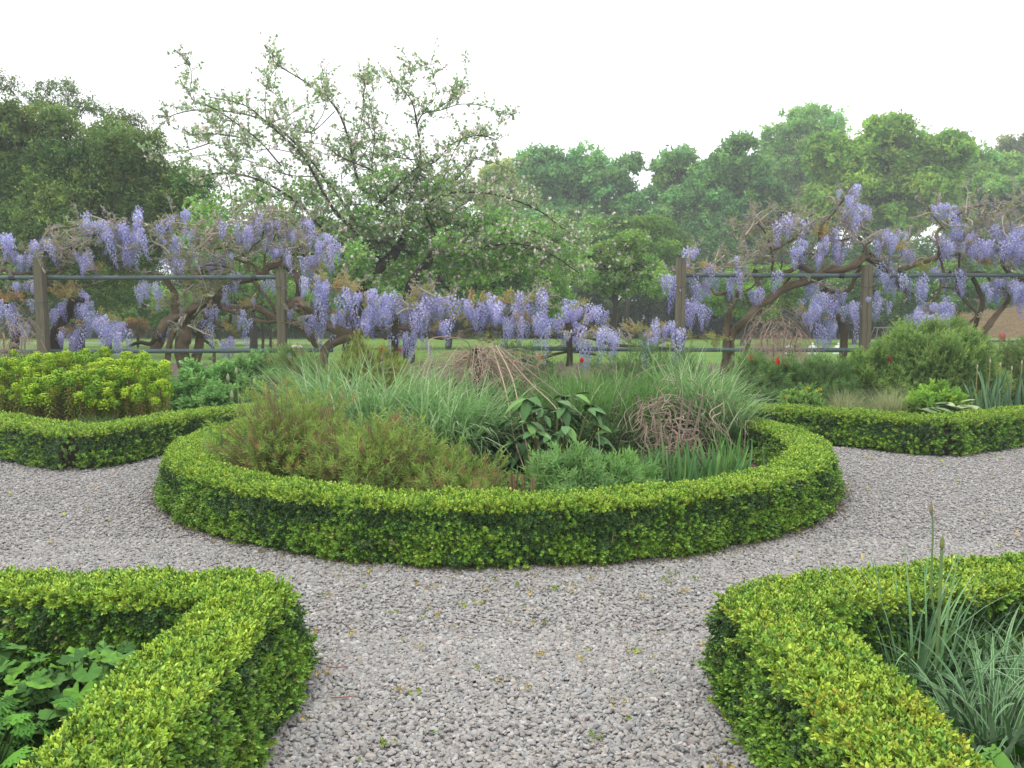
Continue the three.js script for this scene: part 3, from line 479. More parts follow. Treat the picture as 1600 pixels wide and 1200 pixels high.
// ---------------------------------------------------------------- fence of posts and pipes
const FD = 16, woodMat = (() => { const c = tex(256, (u, v) => { const k = 0.74 + torus(u * 1, v * 0.12, 40, 31) * 0.16 + torus(u, v * 0.3, 90, 32) * 0.1; return [k, k * 0.985, k * 0.93]; }); c.repeat.set(2.2, 0.5); return std({ map: c, bumpMap: c, bumpScale: 0.01, color: col(rgb(128, 122, 106, 0.92)), roughness: 0.95 }); })();
const pipeMat = std({ color: col(rgb(112, 130, 138, 0.75)), roughness: 0.55, metalness: 0.15, map: barkC });
for (const [px, pyTop, w, label] of [[61, 402, 0.17, 'grey weathered square post at the left edge among wisteria'], [438, 424, 0.16, 'grey weathered square post with a wisteria stem looped over it'], [1356, 414, 0.165, 'grey weathered square post with a cleft, capped by a thick wisteria branch'], [1064, 404, 0.165, 'tall grey post at the left end of the right upper pipe']]) {
  const top = P(px, pyTop, FD), t = thing('fence_post', label, 'post', V(top.x, 0, -FD), 'fence posts');
  delete t.userData.group;
  const g = new THREE.BoxGeometry(w * 0.48, top.y, w, 1, 8, 1), h = g.clone(); g.translate(-w * 0.26, top.y / 2, 0); h.translate(w * 0.255, top.y / 2 + 0.012, 0.006);
  const uv = (q) => { const p = q.attributes.position, u = q.attributes.uv; for (let i = 0; i < p.count; i++) { u.setXY(i, p.getX(i) + p.getZ(i), p.getY(i)); p.setX(i, p.getX(i) + noise3(p.getY(i) * 2, px, 1) * 0.008); } return q; };
  part('post_half', uv(g), woodMat, t); part('post_half', uv(h), woodMat, t); t.rotation.z = gauss() * 0.006;
  for (const y of [0.62, 2.16 - (px === 61 ? 0.3 : 0)]) { const q = new THREE.TorusGeometry(w * 0.74, 0.007, 6, 18); q.scale(1, 0.95, 1); q.rotateX(PI / 2 + 0.12); q.translate(0, y, 0); part('wire_tie', q, std({ color: col(rgb(92, 92, 90)), roughness: 0.6, metalness: 0.4 }), t); }
}
{
  const pipe = (name, label, a, b, r, joints) => {
    const t = thing(name, label, 'pipe', a), d = b.clone().sub(a);
    part('tube', tube([V(0, 0, 0), d.clone().multiplyScalar(0.35).add(V(0, -0.012, 0)), d.clone().multiplyScalar(0.7).add(V(0, -0.008, 0)), d], r, r, 12, 6), pipeMat, t);
    for (const f of joints) { const c = new THREE.CylinderGeometry(r * 1.3, r * 1.3, 0.1, 12); c.rotateZ(PI / 2); c.translate(d.x * f, d.y * f - 0.01, d.z * f); part('clamp', c, std({ color: col(rgb(44, 48, 52)), roughness: 0.6 }), t); }
  };
  pipe('fence_rail', 'upper blue grey pipe carrying the left wisteria', P(-120, 433, FD + 0.13), P(436, 433, FD + 0.13), 0.044, [0.93, 0.25]);
  pipe('fence_rail', 'upper blue grey pipe carrying the right wisteria', P(1066, 430, FD + 0.13), P(1720, 429, FD + 0.13), 0.044, [0.38]);
  pipe('fence_rail', 'lower grey pipe running along the left part of the fence', P(-120, 549, FD + 0.13), P(520, 547, FD + 0.13), 0.044, []);
  pipe('fence_rail', 'lower grey pipe running along the middle and right of the fence', P(790, 544, FD + 0.13), P(1395, 547, FD + 0.13), 0.044, [0.45]);
}
// ---------------------------------------------------------------- wisteria
function racemeGeo(L, R) {
  const T = new Tri(), n = Math.round(40 + L * 90), bend = gauss() * 0.22, flat = rr(0.7, 1.1), li = [0.42, 0.43, 0.72], pale = [0.66, 0.66, 0.85], deepc = [0.29, 0.28, 0.58];
  for (let i = 0; i < n; i++) {
    const s = Math.pow((i + 0.5) / n, 0.9), a = i * 2.39996, r = R * (s < 0.15 ? 0.6 + s * 2.6 : 1 - 0.78 * ((s - 0.15) / 0.85) ** 1.2) * rr(0.55, 1.25), y = -L * s + gauss() * 0.008, bx = bend * L * s * s;
    const o = V(Math.cos(a) * r + bx, y, Math.sin(a) * r * flat), out = V(Math.cos(a), rr(-0.2, 0.4), Math.sin(a)).normalize(), sz = lerp(0.034, 0.014, s);
    const c = vary(s > 0.8 ? mixc(li, deepc, 0.6) : rnd() < 0.62 - s * 0.6 ? pale : li, 0.2), c2 = vary(mixc(deepc, li, rnd()), 0.15);
    T.leaf(o, V(out.x * 0.3, 1, out.z * 0.3).normalize(), out, sz, sz * 1.1, c, 0, c, 0.5); T.leaf(o, V(out.x, -0.7, out.z).normalize(), V(out.x, 0.7, out.z), sz * 0.9, sz * 0.6, c2, 0.2, c2, 0.5);
  }
  return T.geo();
}
const racemes = [[0.30, 0.08], [0.36, 0.088], [0.26, 0.08], [0.42, 0.086], [0.33, 0.096], [0.22, 0.075], [0.16, 0.07], [0.46, 0.075], [0.28, 0.06]].map(([l, r]) => racemeGeo(l, r));
const petalTints = [[1, 1, 1], [1.12, 1.12, 1.06], [0.9, 0.88, 0.95], [1.05, 0.98, 1.02]].map((c) => { const m = M.petal.clone(); m.color = col(c); return m; });
const bud = clump(6, 0.035, 0.05, 0.02, W3, W2), bronzeLeaf = (() => { const T = new Tri(); for (let i = 0; i < 9; i++) { const s = i / 8, o = V(0, 0.2 * s, 0), a = i % 2 ? 0.9 : -0.9, d = V(Math.sin(a), 0.35, gauss() * 0.3).normalize(); const c = vary(W3, 0.15); T.leaf(o, i === 8 ? UP : d, V(0, 0.3, 1), 0.085, 0.04, c, 0.3, c); } return T.geo(); })();
function wisteria(label, o) {
  const D = FD + (o.dz ?? 0.25), base = P(o.base[0], 600, D); base.y = 0;
  const t = thing('wisteria', label, 'wisteria', base);
  const tw = [], list = [];
  o.branches.forEach(([pl, r0, r1, dz = 0, dark], i) => {
    const pts = []; pl.forEach(([x, y], j) => { const v = P(x, y, D); v.z += dz + noise3(x * 0.02, y * 0.02, i) * 0.22; v.x += noise3(x * 0.05, y * 0.05, i) * 0.06; v.y += noise3(x * 0.05, 5, y * 0.05 + i) * 0.05; v.sub(base); if (y > 556 && r0 > 0.07) v.y = 0; pts.push(v); });
    part(r0 > 0.09 ? 'trunk' : 'branch', tube(pts, r0 * 0.82, r1 * 0.8, r0 > 0.06 ? 10 : 6, 5, r0 > 0.05 ? 0.3 : 0.18, 9), dark ? M.wisDark : M.wis, t);
    let L = 0; for (let j = 1; j < pts.length; j++) L += pts[j].distanceTo(pts[j - 1]);
    if (r0 < 0.1) twigsFrom(pts, Math.round(L * 1.6), 0.28, 0.45, tw, list, 0.012, 2);
  });
  for (const [cx, cy, rx, ry, n] of o.thickets ?? []) for (let i = 0; i < n * 0.68; i++) {      // the tangle of old twigs
    const a = rnd() * 6.28, q = Math.sqrt(rnd()), p = P(cx + Math.cos(a) * rx * q, cy + Math.sin(a) * ry * q, D + gauss() * 0.45).sub(base), d = V(gauss(), gauss() * 0.7 + 0.25, gauss() * 0.6).normalize(), l = rr(0.25, 0.7);
    const pl = [p]; for (let s = 1; s <= 3; s++) pl.push(pl[s - 1].clone().addScaledVector(d.add(V(gauss(), gauss(), gauss()).multiplyScalar(0.5)).normalize(), l / 3));
    list.push(tube(pl, rr(0.009, 0.021), 0.006, 5, 2)); tw.push([pl[0], pl[2], pl[3]]); twigsFrom(pl, 3, 0.16, 0.3, tw, list, 0.008, 1);
  }
  part('twigs', merged(list), M.wisTwig, t, 'stuff');
  const bd = new Copies(), br = new Copies(), gcol = [rgb(172, 174, 136, 0.62), rgb(148, 168, 108, 0.6), rgb(176, 164, 176, 0.66), rgb(166, 160, 190, 0.66)];
  for (const q of tw) for (let s = 0.1; s <= 1; s += 0.16) if (rnd() < 0.8) { const p = q[0].clone().lerp(q[2], s).add(V(gauss(), gauss(), gauss()).multiplyScalar(0.03)); bd.add(p, V(gauss(), gauss() + 0.4, gauss()).normalize(), rr(0.5, 1.1), vary(pick(gcol), 0.15)); }
  const bc = [rgb(188, 170, 116, 0.58), rgb(182, 164, 118, 0.58), rgb(164, 168, 106, 0.56), rgb(190, 156, 112, 0.58)];
  for (const [x, y, rx, ry, n, hue] of o.bronze ?? []) for (let i = 0; i < n * 1.3; i++) { const p = P(x + gauss() * rx, y + gauss() * ry, D + gauss() * 0.2 - 0.1).sub(base); br.add(p, V(gauss(), rr(-0.2, 1), gauss()).normalize(), rr(0.55, 0.95), vary(bc[hue ?? Math.floor(rnd() * 3)], 0.16)); }
  bd.build('buds', bud, M.leaf, t); br.build('young_leaves', bronzeLeaf, M.leaf, t);
  let cnt = 0;
  for (const [x, y, n = 1] of o.flowers) for (let i = 0; i < (n > 1 ? Math.round(n * (o.mul ?? 1.4)) : 1); i++) {
    if (cnt++ >= 300) break;
    const sp = n > 1 ? 5.2 * Math.sqrt(n) : 0, p = P(x + gauss() * sp, y - 12 + gauss() * sp * 0.7, D - 0.12 + gauss() * (0.1 + 0.06 * n)).sub(base);
    const m = part('raceme', pick(racemes), pick(petalTints), t); m.position.copy(p); m.rotation.set(gauss() * 0.12, rnd() * 6.28, gauss() * 0.14); m.scale.setScalar(rr(0.55, 1.2) * (o.rs ?? 1.05)); m.scale.x *= 1.08; m.scale.z *= 1.08; m.scale.y *= rr(0.85, 1.3);
  }
  return t;
}
wisteria('wisteria at the left edge beside the grey post, with orange young leaves', {
  base: [88, 560], dz: 0.4, mul: 1.8,
  branches: [[[[80, 575], [88, 515], [100, 495], [112, 478], [120, 470], [135, 470]], 0.13, 0.06, 0, true], [[[20, 575], [25, 520], [15, 490], [5, 470]], 0.11, 0.06, 0, true], [[[-20, 420], [0, 418], [18, 424], [30, 428], [48, 424]], 0.05, 0.03], [[[60, 430], [80, 428], [100, 420], [108, 408], [98, 395], [96, 380]], 0.035, 0.018], [[[75, 435], [90, 448], [110, 450], [130, 448], [142, 442]], 0.035, 0.02], [[[105, 410], [98, 395], [85, 378], [78, 362], [90, 355], [120, 352]], 0.03, 0.015], [[[-10, 395], [20, 390], [50, 400], [62, 418]], 0.035, 0.02], [[[30, 470], [60, 500], [72, 530], [78, 550]], 0.03, 0.02], [[[-30, 452], [0, 452], [20, 455], [40, 462]], 0.03, 0.02], [[[140, 372], [165, 362], [190, 350], [215, 352], [245, 352]], 0.03, 0.012], [[[205, 430], [195, 412], [180, 402], [190, 392]], 0.028, 0.012]],
  thickets: [[60, 400, 70, 30, 34], [150, 365, 60, 24, 34], [110, 385, 40, 26, 18], [20, 520, 40, 30, 14], [225, 370, 40, 26, 14]],
  bronze: [[20, 465, 12, 5, 16, 3], [105, 460, 20, 7, 22, 1], [125, 508, 9, 6, 8], [90, 455, 8, 4, 6], [60, 448, 6, 6, 6], [175, 495, 10, 6, 8], [142, 425, 8, 6, 6], [110, 520, 8, 4, 6, 3]],
  flowers: [[4, 378, 2], [11, 388, 3], [37, 411, 3], [57, 393, 3], [57, 413, 2], [77, 390, 3], [136, 413, 5], [148, 358, 6], [167, 373, 4], [214, 344, 3], [190, 360, 3], [187, 375, 4], [211, 375, 6], [203, 404, 2], [37, 452, 4], [48, 481], [10, 492, 7], [81, 496, 2], [99, 485, 2], [128, 489, 4], [37, 518, 2], [92, 533, 4], [114, 533, 4], [132, 518], [147, 507, 5], [165, 518, 3], [185, 521, 7], [130, 470, 2], [-20, 470, 4], [-20, 400, 4], [225, 385, 2]],
});
wisteria('old wisteria with a thick twisted trunk, looped over the left fence post', {
  base: [288, 590], dz: 0.5, mul: 1.55,
  branches: [[[[284, 592], [289, 578], [292, 560], [286, 540], [292, 522], [286, 506], [300, 488], [318, 474], [332, 470]], 0.17, 0.13, 0], [[[296, 586], [298, 560], [304, 535], [312, 515], [316, 495], [325, 478]], 0.12, 0.1, -0.1], [[[268, 575], [270, 540], [276, 512], [290, 495], [306, 482], [330, 468]], 0.07, 0.07, 0.12], [[[246, 545], [246, 530], [256, 516], [268, 504], [286, 496], [304, 488]], 0.12, 0.1, 0.1], [[[206, 540], [224, 535], [240, 533], [252, 520]], 0.04, 0.07, 0.1, true],
    [[[275, 495], [279, 470], [268, 452], [262, 438], [252, 430], [236, 428]], 0.1, 0.05], [[[333, 472], [345, 455], [356, 446], [385, 440], [400, 430], [414, 418], [438, 415], [454, 424], [462, 442], [457, 464], [448, 482]], 0.09, 0.07, -0.2], [[[338, 480], [365, 483], [400, 482], [428, 497], [458, 505], [480, 520], [496, 545]], 0.075, 0.11, -0.15], [[[348, 482], [380, 492], [418, 500], [440, 500]], 0.05, 0.04, 0.1],
    [[[402, 430], [392, 415], [372, 408], [360, 398], [352, 386], [330, 386], [306, 382]], 0.045, 0.02], [[[392, 424], [390, 405], [378, 395], [368, 384], [362, 372]], 0.04, 0.015, 0.2], [[[366, 400], [384, 396], [400, 386], [408, 374], [412, 352]], 0.03, 0.012, -0.1], [[[400, 438], [412, 452], [425, 475], [434, 492]], 0.05, 0.04, 0.15], [[[335, 485], [340, 505], [347, 512], [354, 506], [354, 494]], 0.045, 0.035, -0.1], [[[284, 498], [300, 520], [318, 545], [332, 570]], 0.035, 0.04, -0.25], [[[322, 500], [335, 525], [346, 545]], 0.02, 0.02, -0.2], [[[280, 588], [300, 590], [322, 597]], 0.04, 0.04, -0.1], [[[292, 570], [292, 598]], 0.03, 0.03, -0.3],
    [[[300, 430], [320, 425], [350, 424], [372, 428]], 0.028, 0.018], [[[310, 420], [330, 412], [345, 415], [360, 422]], 0.026, 0.014], [[[252, 430], [235, 422], [215, 436], [200, 432]], 0.03, 0.014], [[[290, 448], [310, 452], [325, 462], [334, 472]], 0.03, 0.03], [[[440, 414], [450, 395], [470, 385], [490, 380]], 0.03, 0.012], [[[414, 418], [420, 396], [432, 380], [440, 362]], 0.03, 0.012, 0.2]],
  thickets: [[300, 375, 60, 36, 44], [380, 355, 70, 30, 60], [440, 360, 50, 32, 44], [350, 400, 60, 26, 34], [470, 385, 40, 34, 26], [300, 470, 40, 26, 24], [280, 500, 26, 12, 16], [330, 440, 40, 16, 16], [290, 420, 40, 10, 14]],
  bronze: [[355, 446, 12, 8, 10, 2], [318, 456, 10, 8, 8, 2], [390, 470, 8, 8, 8], [495, 418, 10, 8, 14], [300, 440, 10, 5, 8], [366, 512, 7, 8, 7, 1], [455, 400, 8, 8, 6], [260, 470, 8, 8, 5, 2]],
  flowers: [[262, 357, 3], [271, 390, 4], [271, 417, 6], [300, 371, 2], [302, 399], [346, 408, 3], [388, 368, 5], [403, 357, 6], [374, 388, 2], [438, 399, 6], [480, 360, 3], [513, 386, 7], [480, 412, 6], [224, 456, 4], [244, 459, 4], [258, 529, 2], [330, 496, 3], [319, 514, 2], [354, 455, 2], [366, 441, 2], [379, 500, 4], [396, 478], [414, 448, 2], [454, 488, 2], [363, 544, 3], [348, 545], [385, 540], [443, 556, 3], [425, 360, 3], [290, 345, 2], [345, 362, 2], [460, 370, 3], [415, 390, 2], [320, 420, 2], [500, 395, 3]],
});
wisteria('low spreading wisteria in full flower across the middle of the fence', {
  base: [545, 560], dz: 0.15, mul: 1.02, rs: 1.32,
  branches: [[[[578, 560], [560, 535], [545, 522], [522, 508], [492, 500], [468, 482], [452, 470]], 0.15, 0.08], [[[500, 562], [515, 545], [540, 528], [562, 520], [580, 512]], 0.12, 0.08, 0.1], [[[455, 480], [470, 470], [485, 478], [500, 490]], 0.08, 0.07, 0.2], [[[560, 522], [620, 512], [690, 525], [760, 515], [830, 528], [900, 522], [960, 538], [1060, 546]], 0.06, 0.035], [[[600, 530], [640, 524], [680, 522]], 0.02, 0.02, -0.1], [[[618, 490], [619, 520], [618, 575]], 0.075, 0.08, 0.1, true], [[[888, 505], [889, 530], [888, 570]], 0.07, 0.08, 0.2, true], [[[790, 505], [800, 488], [815, 475], [840, 478]], 0.035, 0.02], [[[720, 505], [740, 480], [770, 470], [810, 480]], 0.03, 0.015], [[[905, 505], [925, 512], [945, 528]], 0.025, 0.015], [[[856, 600], [862, 570], [850, 560], [890, 550], [935, 555]], 0.05, 0.03, -0.1]],
  thickets: [[520, 450, 34, 40, 22], [640, 480, 90, 18, 40], [800, 480, 70, 16, 34], [900, 520, 50, 16, 16], [1020, 530, 50, 16, 18], [500, 510, 40, 16, 14], [690, 470, 40, 10, 12]],
  bronze: [[540, 448, 18, 12, 34, 0], [500, 436, 8, 8, 10], [530, 495, 10, 6, 12], [575, 470, 10, 8, 10], [650, 470, 10, 10, 14, 2], [660, 455, 6, 8, 6], [700, 490, 10, 8, 12, 2], [725, 500, 10, 6, 12], [745, 470, 10, 6, 8], [815, 500, 13, 6, 18, 0], [835, 468, 8, 5, 8, 2], [790, 468, 12, 5, 10], [760, 530, 14, 7, 14, 2], [800, 545, 8, 8, 6, 2], [905, 480, 8, 4, 8, 2], [1000, 515, 14, 7, 16], [1040, 512, 8, 5, 8], [930, 520, 10, 4, 6], [680, 510, 8, 6, 8]],
  flowers: [[487, 452, 5], [507, 442, 4], [505, 462, 5], [505, 485, 3], [485, 507, 3], [505, 512, 3], [540, 470, 5], [555, 470, 4], [540, 507, 6], [552, 485, 2], [570, 505, 6], [585, 500, 5], [585, 472, 4], [602, 472, 6], [602, 492, 5], [625, 495, 9], [647, 490, 5], [657, 475, 4], [662, 515, 3], [692, 515, 6], [672, 497, 4], [687, 477, 4], [640, 537, 4], [627, 530, 2], [730, 490, 5], [745, 497, 4], [772, 487, 11], [757, 497, 5], [792, 505, 3], [772, 478, 2], [815, 483, 6], [844, 472, 5], [790, 510, 3], [812, 512, 2], [832, 514, 5], [852, 505, 6], [870, 510, 2], [895, 490, 8], [917, 490, 4], [935, 494, 5], [902, 516], [880, 534, 2], [911, 534, 6], [942, 527, 7], [964, 534, 6], [1036, 516, 7], [1062, 530, 5], [1011, 534, 4], [1029, 541, 3], [1011, 552, 2], [700, 480, 3], [670, 480, 4], [615, 470, 3]],
});
wisteria('wisteria with thick branches over the right pipe and bare tufted twigs', {
  base: [1130, 565], dz: 0.35, mul: 1.12, rs: 1.12,
  branches: [[[[1128, 580], [1132, 545], [1138, 510], [1143, 480], [1148, 462], [1156, 450]], 0.09, 0.06], [[[1140, 462], [1126, 458], [1112, 457], [1107, 450], [1094, 446], [1085, 454], [1074, 463]], 0.04, 0.02], [[[1142, 575], [1148, 520], [1162, 495], [1185, 480], [1205, 465], [1225, 452], [1250, 442], [1276, 432], [1290, 425], [1312, 420], [1332, 414], [1346, 405], [1356, 403]], 0.1, 0.09, 0.1], [[[1192, 490], [1188, 455], [1184, 430], [1186, 422]], 0.06, 0.06, -0.1], [[[1284, 438], [1298, 462], [1306, 485], [1320, 505], [1326, 535], [1322, 575]], 0.095, 0.09, -0.15], [[[1290, 448], [1310, 457], [1330, 452], [1342, 434], [1347, 412]], 0.055, 0.05, -0.1], [[[1222, 430], [1240, 424], [1256, 418], [1272, 422]], 0.05, 0.06, -0.1], [[[1257, 414], [1258, 402], [1270, 394], [1290, 400], [1301, 398], [1298, 391], [1284, 390]], 0.04, 0.02, -0.15], [[[1205, 425], [1210, 400], [1205, 380], [1194, 360], [1175, 345]], 0.035, 0.015], [[[1206, 395], [1228, 382], [1244, 366], [1252, 350]], 0.035, 0.015], [[[1197, 362], [1214, 342], [1232, 325]], 0.028, 0.012], [[[1276, 378], [1284, 352], [1300, 336], [1314, 312], [1322, 292]], 0.04, 0.015, 0.1], [[[1347, 405], [1344, 386], [1338, 370], [1310, 376], [1294, 372]], 0.045, 0.02], [[[1347, 396], [1360, 382], [1371, 372]], 0.03, 0.015], [[[1352, 403], [1366, 410], [1382, 420], [1402, 436], [1422, 458]], 0.1, 0.06, -0.05], [[[1404, 425], [1440, 410], [1468, 402], [1460, 386], [1466, 364], [1490, 342], [1510, 326], [1540, 320]], 0.065, 0.02], [[[1468, 403], [1500, 396], [1518, 382]], 0.035, 0.02], [[[1240, 432], [1225, 452], [1205, 462], [1195, 475]], 0.04, 0.03, -0.2], [[[1210, 442], [1225, 420], [1226, 408]], 0.025, 0.015, -0.2], [[[1253, 432], [1262, 440], [1265, 450]], 0.03, 0.02, -0.2], [[[1466, 364], [1450, 340], [1430, 325]], 0.02, 0.01, 0.3], [[[1168, 455], [1178, 448], [1195, 436]], 0.025, 0.015, -0.1], [[[1150, 575], [1165, 520], [1180, 500]], 0.06, 0.05, 0.3, true]],
  thickets: [[1185, 365, 40, 24, 46], [1170, 408, 50, 14, 44], [1240, 350, 34, 26, 24], [1320, 370, 50, 22, 40], [1310, 345, 36, 26, 22], [1500, 335, 50, 22, 26], [1230, 395, 40, 20, 24], [1400, 405, 40, 22, 18], [1290, 445, 34, 8, 14], [1440, 380, 60, 20, 20], [1110, 410, 40, 20, 16]],
  bronze: [[1108, 420, 12, 5, 12, 0], [1290, 365, 8, 6, 10, 0], [1405, 386, 9, 5, 12, 0], [1120, 530, 14, 10, 14, 2], [1255, 490, 5, 6, 6], [1075, 528, 8, 6, 6], [1295, 505, 6, 5, 5], [1080, 425, 8, 5, 6], [1450, 420, 10, 6, 10, 2], [1378, 372, 6, 8, 6], [1340, 335, 8, 8, 6, 2]],
  flowers: [[1055, 449, 5], [1083, 400, 2], [1072, 400], [1079, 484, 5], [1097, 468, 4], [1098, 487, 4], [1078, 438, 2], [1111, 424, 4], [1090, 449, 3], [1150, 440, 6], [1157, 419, 2], [1209, 440, 2], [1178, 466, 4], [1228, 356, 5], [1255, 354], [1322, 316, 4], [1337, 302, 2], [1344, 335, 7], [1337, 347, 4], [1253, 393, 7], [1244, 403, 4], [1290, 382, 6], [1307, 393, 4], [1312, 403, 3], [1286, 412, 3], [1260, 456, 2], [1276, 454, 2], [1269, 480, 6], [1267, 501, 6], [1288, 473, 4], [1293, 487, 2], [1288, 515, 6], [1302, 510, 4], [1325, 489, 6], [1339, 498, 4], [1314, 470, 2], [1060, 529, 4], [1382, 382, 6], [1399, 377, 4], [1410, 372, 2], [1370, 477, 6], [1388, 417, 6], [1420, 400, 4], [1397, 445, 6], [1433, 452, 4], [1441, 442, 2]],
});
wisteria('wisteria at the right edge with pale crooked stems above the round shrub', {
  base: [1535, 560], dz: 0.45, mul: 1.9,
  branches: [[[[1522, 570], [1535, 520], [1546, 496], [1570, 480], [1573, 468], [1565, 455], [1562, 448]], 0.08, 0.05], [[[1610, 440], [1592, 436], [1580, 425], [1572, 414], [1571, 400], [1584, 396], [1596, 392]], 0.07, 0.03], [[[1476, 425], [1492, 430], [1516, 424], [1545, 424], [1556, 436]], 0.045, 0.03], [[[1492, 430], [1493, 450], [1512, 470], [1526, 490], [1512, 508], [1500, 515]], 0.045, 0.035], [[[1511, 435], [1518, 452], [1514, 476], [1504, 505], [1495, 560]], 0.05, 0.06, 0.3, true], [[[1463, 436], [1455, 458], [1445, 480]], 0.025, 0.02, 0.2], [[[1466, 400], [1468, 430]], 0.03, 0.03, 0.1], [[[1500, 395], [1500, 420], [1494, 432]], 0.03, 0.02], [[[1455, 460], [1470, 452], [1492, 448]], 0.02, 0.012]],
  thickets: [[1560, 360, 44, 24, 40], [1590, 340, 40, 26, 26], [1520, 380, 40, 16, 22], [1600, 400, 30, 30, 16]],
  bronze: [[1540, 412, 14, 5, 14, 1], [1560, 440, 8, 6, 10, 2], [1450, 488, 8, 5, 10, 0], [1495, 500, 6, 6, 6, 0], [1550, 380, 8, 5, 8, 2], [1440, 505, 8, 6, 8, 2], [1595, 360, 8, 8, 6, 2]],
  flowers: [[1469, 386, 5], [1479, 398, 4], [1500, 377, 5], [1511, 386, 2], [1469, 335, 3], [1487, 340, 3], [1496, 356, 2], [1530, 393, 8], [1549, 393, 7], [1556, 365, 4], [1581, 382, 7], [1597, 391, 6], [1593, 370, 4], [1554, 454, 5], [1584, 454, 8], [1597, 459, 6], [1474, 438, 3], [1500, 438, 2], [1434, 501, 7], [1451, 496, 8], [1453, 512, 5], [1479, 491, 8], [1620, 400, 5], [1620, 460, 5]],
});
// ---------------------------------------------------------------- grasses, perennials and shrubs of the beds
// an arching blade of grass as points
function arch(o, a, len, lean, droop, n = 6) { const p = [o], d = V(Math.cos(a), 0, Math.sin(a)); let t = lean; for (let i = 1; i <= n; i++) { const k = len / n; p.push(p[i - 1].clone().addScaledVector(d, Math.sin(t) * k).add(V(0, Math.cos(t) * k, 0))); t += droop / n * (0.5 + i / n); } return p; }
function grassClump(name, label, c, n, len, o = {}) {
  const t = thing(name, label, o.cat ?? 'grass', c, o.group), T = new Tri(), R = o.r ?? 0.2, bend = o.dir;
  for (let i = 0; i < n; i++) {
    const a = bend !== undefined && rnd() < 0.55 ? bend + gauss() * 0.8 : rnd() * 6.28, q = R * Math.sqrt(rnd()), b = rnd() * 6.28, l = len * rr(0.55, 1.1);
    const pts = arch(V(Math.cos(b) * q, 0, Math.sin(b) * q), a, l, rr(0.02, o.lean ?? 0.4), rr(0.3, o.droop ?? 2.0), o.seg ?? 6);
    const base = o.c0 ?? rgb(70, 104, 56, 0.62), tip = o.c1 ?? rgb(128, 164, 110, 0.7), k = rr(0.8, 1.2);
    const side = V(-Math.sin(a + gauss() * 0.6), gauss() * 0.2, Math.cos(a + gauss() * 0.6)).normalize();
    T.blade(pts, (o.w ?? 0.008) * rr(0.7, 1.2), base.map((v) => v * k), (rnd() < (o.pale ?? 0.12) ? (o.c2 ?? rgb(190, 200, 150, 0.7)) : tip).map((v) => v * k), side);
  }
  part('blades', T.geo(), M.leaf, t, 'stuff');
  return t;
}
const at = (px, py, d) => { const v = P(px, 600, d); v.y = 0.02; return v; };
const gz = { c0: rgb(76, 118, 58, 0.75), c1: rgb(130, 168, 112, 0.76), c2: rgb(190, 208, 174, 0.8), lean: 0.5, droop: 2.4, w: 0.019, pale: 0.22 };
grassClump('grass_clump', 'tall arching silvery green grass behind the brown stemmed shrub, leftmost clump of the ring bed', at(520, 0, 8.7), 1000, 1.34, { ...gz, r: 0.34, dir: PI });
grassClump('grass_clump', 'arching green grass clump in the ring bed between the leftmost grass and the weeping twigs', at(610, 0, 8.3), 1050, 1.34, { ...gz, r: 0.36, dir: 0.4 });
grassClump('grass_clump', 'drooping green grass clump spilling down left of the broad dark leaves', at(705, 0, 7.7), 1050, 1.22, { ...gz, r: 0.34, dir: 0.6, droop: 2.5 });
const gy = { c0: rgb(68, 114, 50, 0.72), c1: rgb(112, 152, 86, 0.68), c2: rgb(174, 196, 150, 0.72), lean: 0.24, droop: 1.4, w: 0.018, pale: 0.1 };
grassClump('grass_clump', 'upright fresh green grass clump right behind the broad dark leaves', at(905, 0, 8.8), 800, 1.08, { ...gy, r: 0.36 });
grassClump('grass_clump', 'upright green grass clump behind the tangled twigs', at(990, 0, 9.1), 760, 1.08, { ...gy, r: 0.38, droop: 1.6 });
grassClump('grass_clump', 'tall pale arching grass at the right end of the ring bed, above the tangled twigs', at(1085, 0, 9.3), 860, 1.28, { ...gz, r: 0.36, droop: 1.9, lean: 0.35 });
grassClump('grass_clump', 'grass clump leaning over the far right of the ring hedge', at(1120, 0, 9.0), 500, 0.95, { ...gz, r: 0.25, dir: 0.1, droop: 1.7 });
grassClump('grass_clump', 'green grass clump in the middle of the ring bed behind the broad leaves', at(825, 0, 9.2), 700, 1.0, { ...gy, r: 0.42 });
grassClump('grass_clump', 'arching blue green grass clump behind the yellow green spurge', at(215, 0, 12.2), 1500, 0.98, { c0: rgb(80, 108, 80, 0.66), c1: rgb(140, 168, 138, 0.75), c2: rgb(190, 206, 180, 0.75), lean: 0.5, droop: 2.1, w: 0.011, r: 0.36, pale: 0.2 });
const stipa = { c0: rgb(110, 128, 80, 0.66), c1: rgb(158, 168, 128, 0.72), c2: rgb(196, 192, 156, 0.74), lean: 0.6, droop: 1.3, w: 0.006, r: 0.14, pale: 0.3, seg: 5 };
grassClump('feather_grass', 'fine hair-like pale grass tuft nearest the yellow flowers', at(1322, 0, 11.2), 900, 0.62, { ...stipa });
grassClump('feather_grass', 'fine hair-like pale grass tuft in front of the big round shrub', at(1392, 0, 10.9), 1100, 0.68, { ...stipa });
grassClump('grass_tuft', 'small green grass tuft at the foot of the spurge', at(105, 0, 9.2), 200, 0.4, { ...gy, r: 0.12 });
grassClump('grass_tuft', 'small green grass tuft between the spurge and the box hedge', at(150, 0, 9.6), 220, 0.42, { ...gy, r: 0.14 });
grassClump('grass_tuft', 'small pale tuft between the two hair-like grasses and the hedge', at(1345, 0, 10.7), 160, 0.42, { ...gy, c1: rgb(150, 176, 130, 0.7), r: 0.1 });

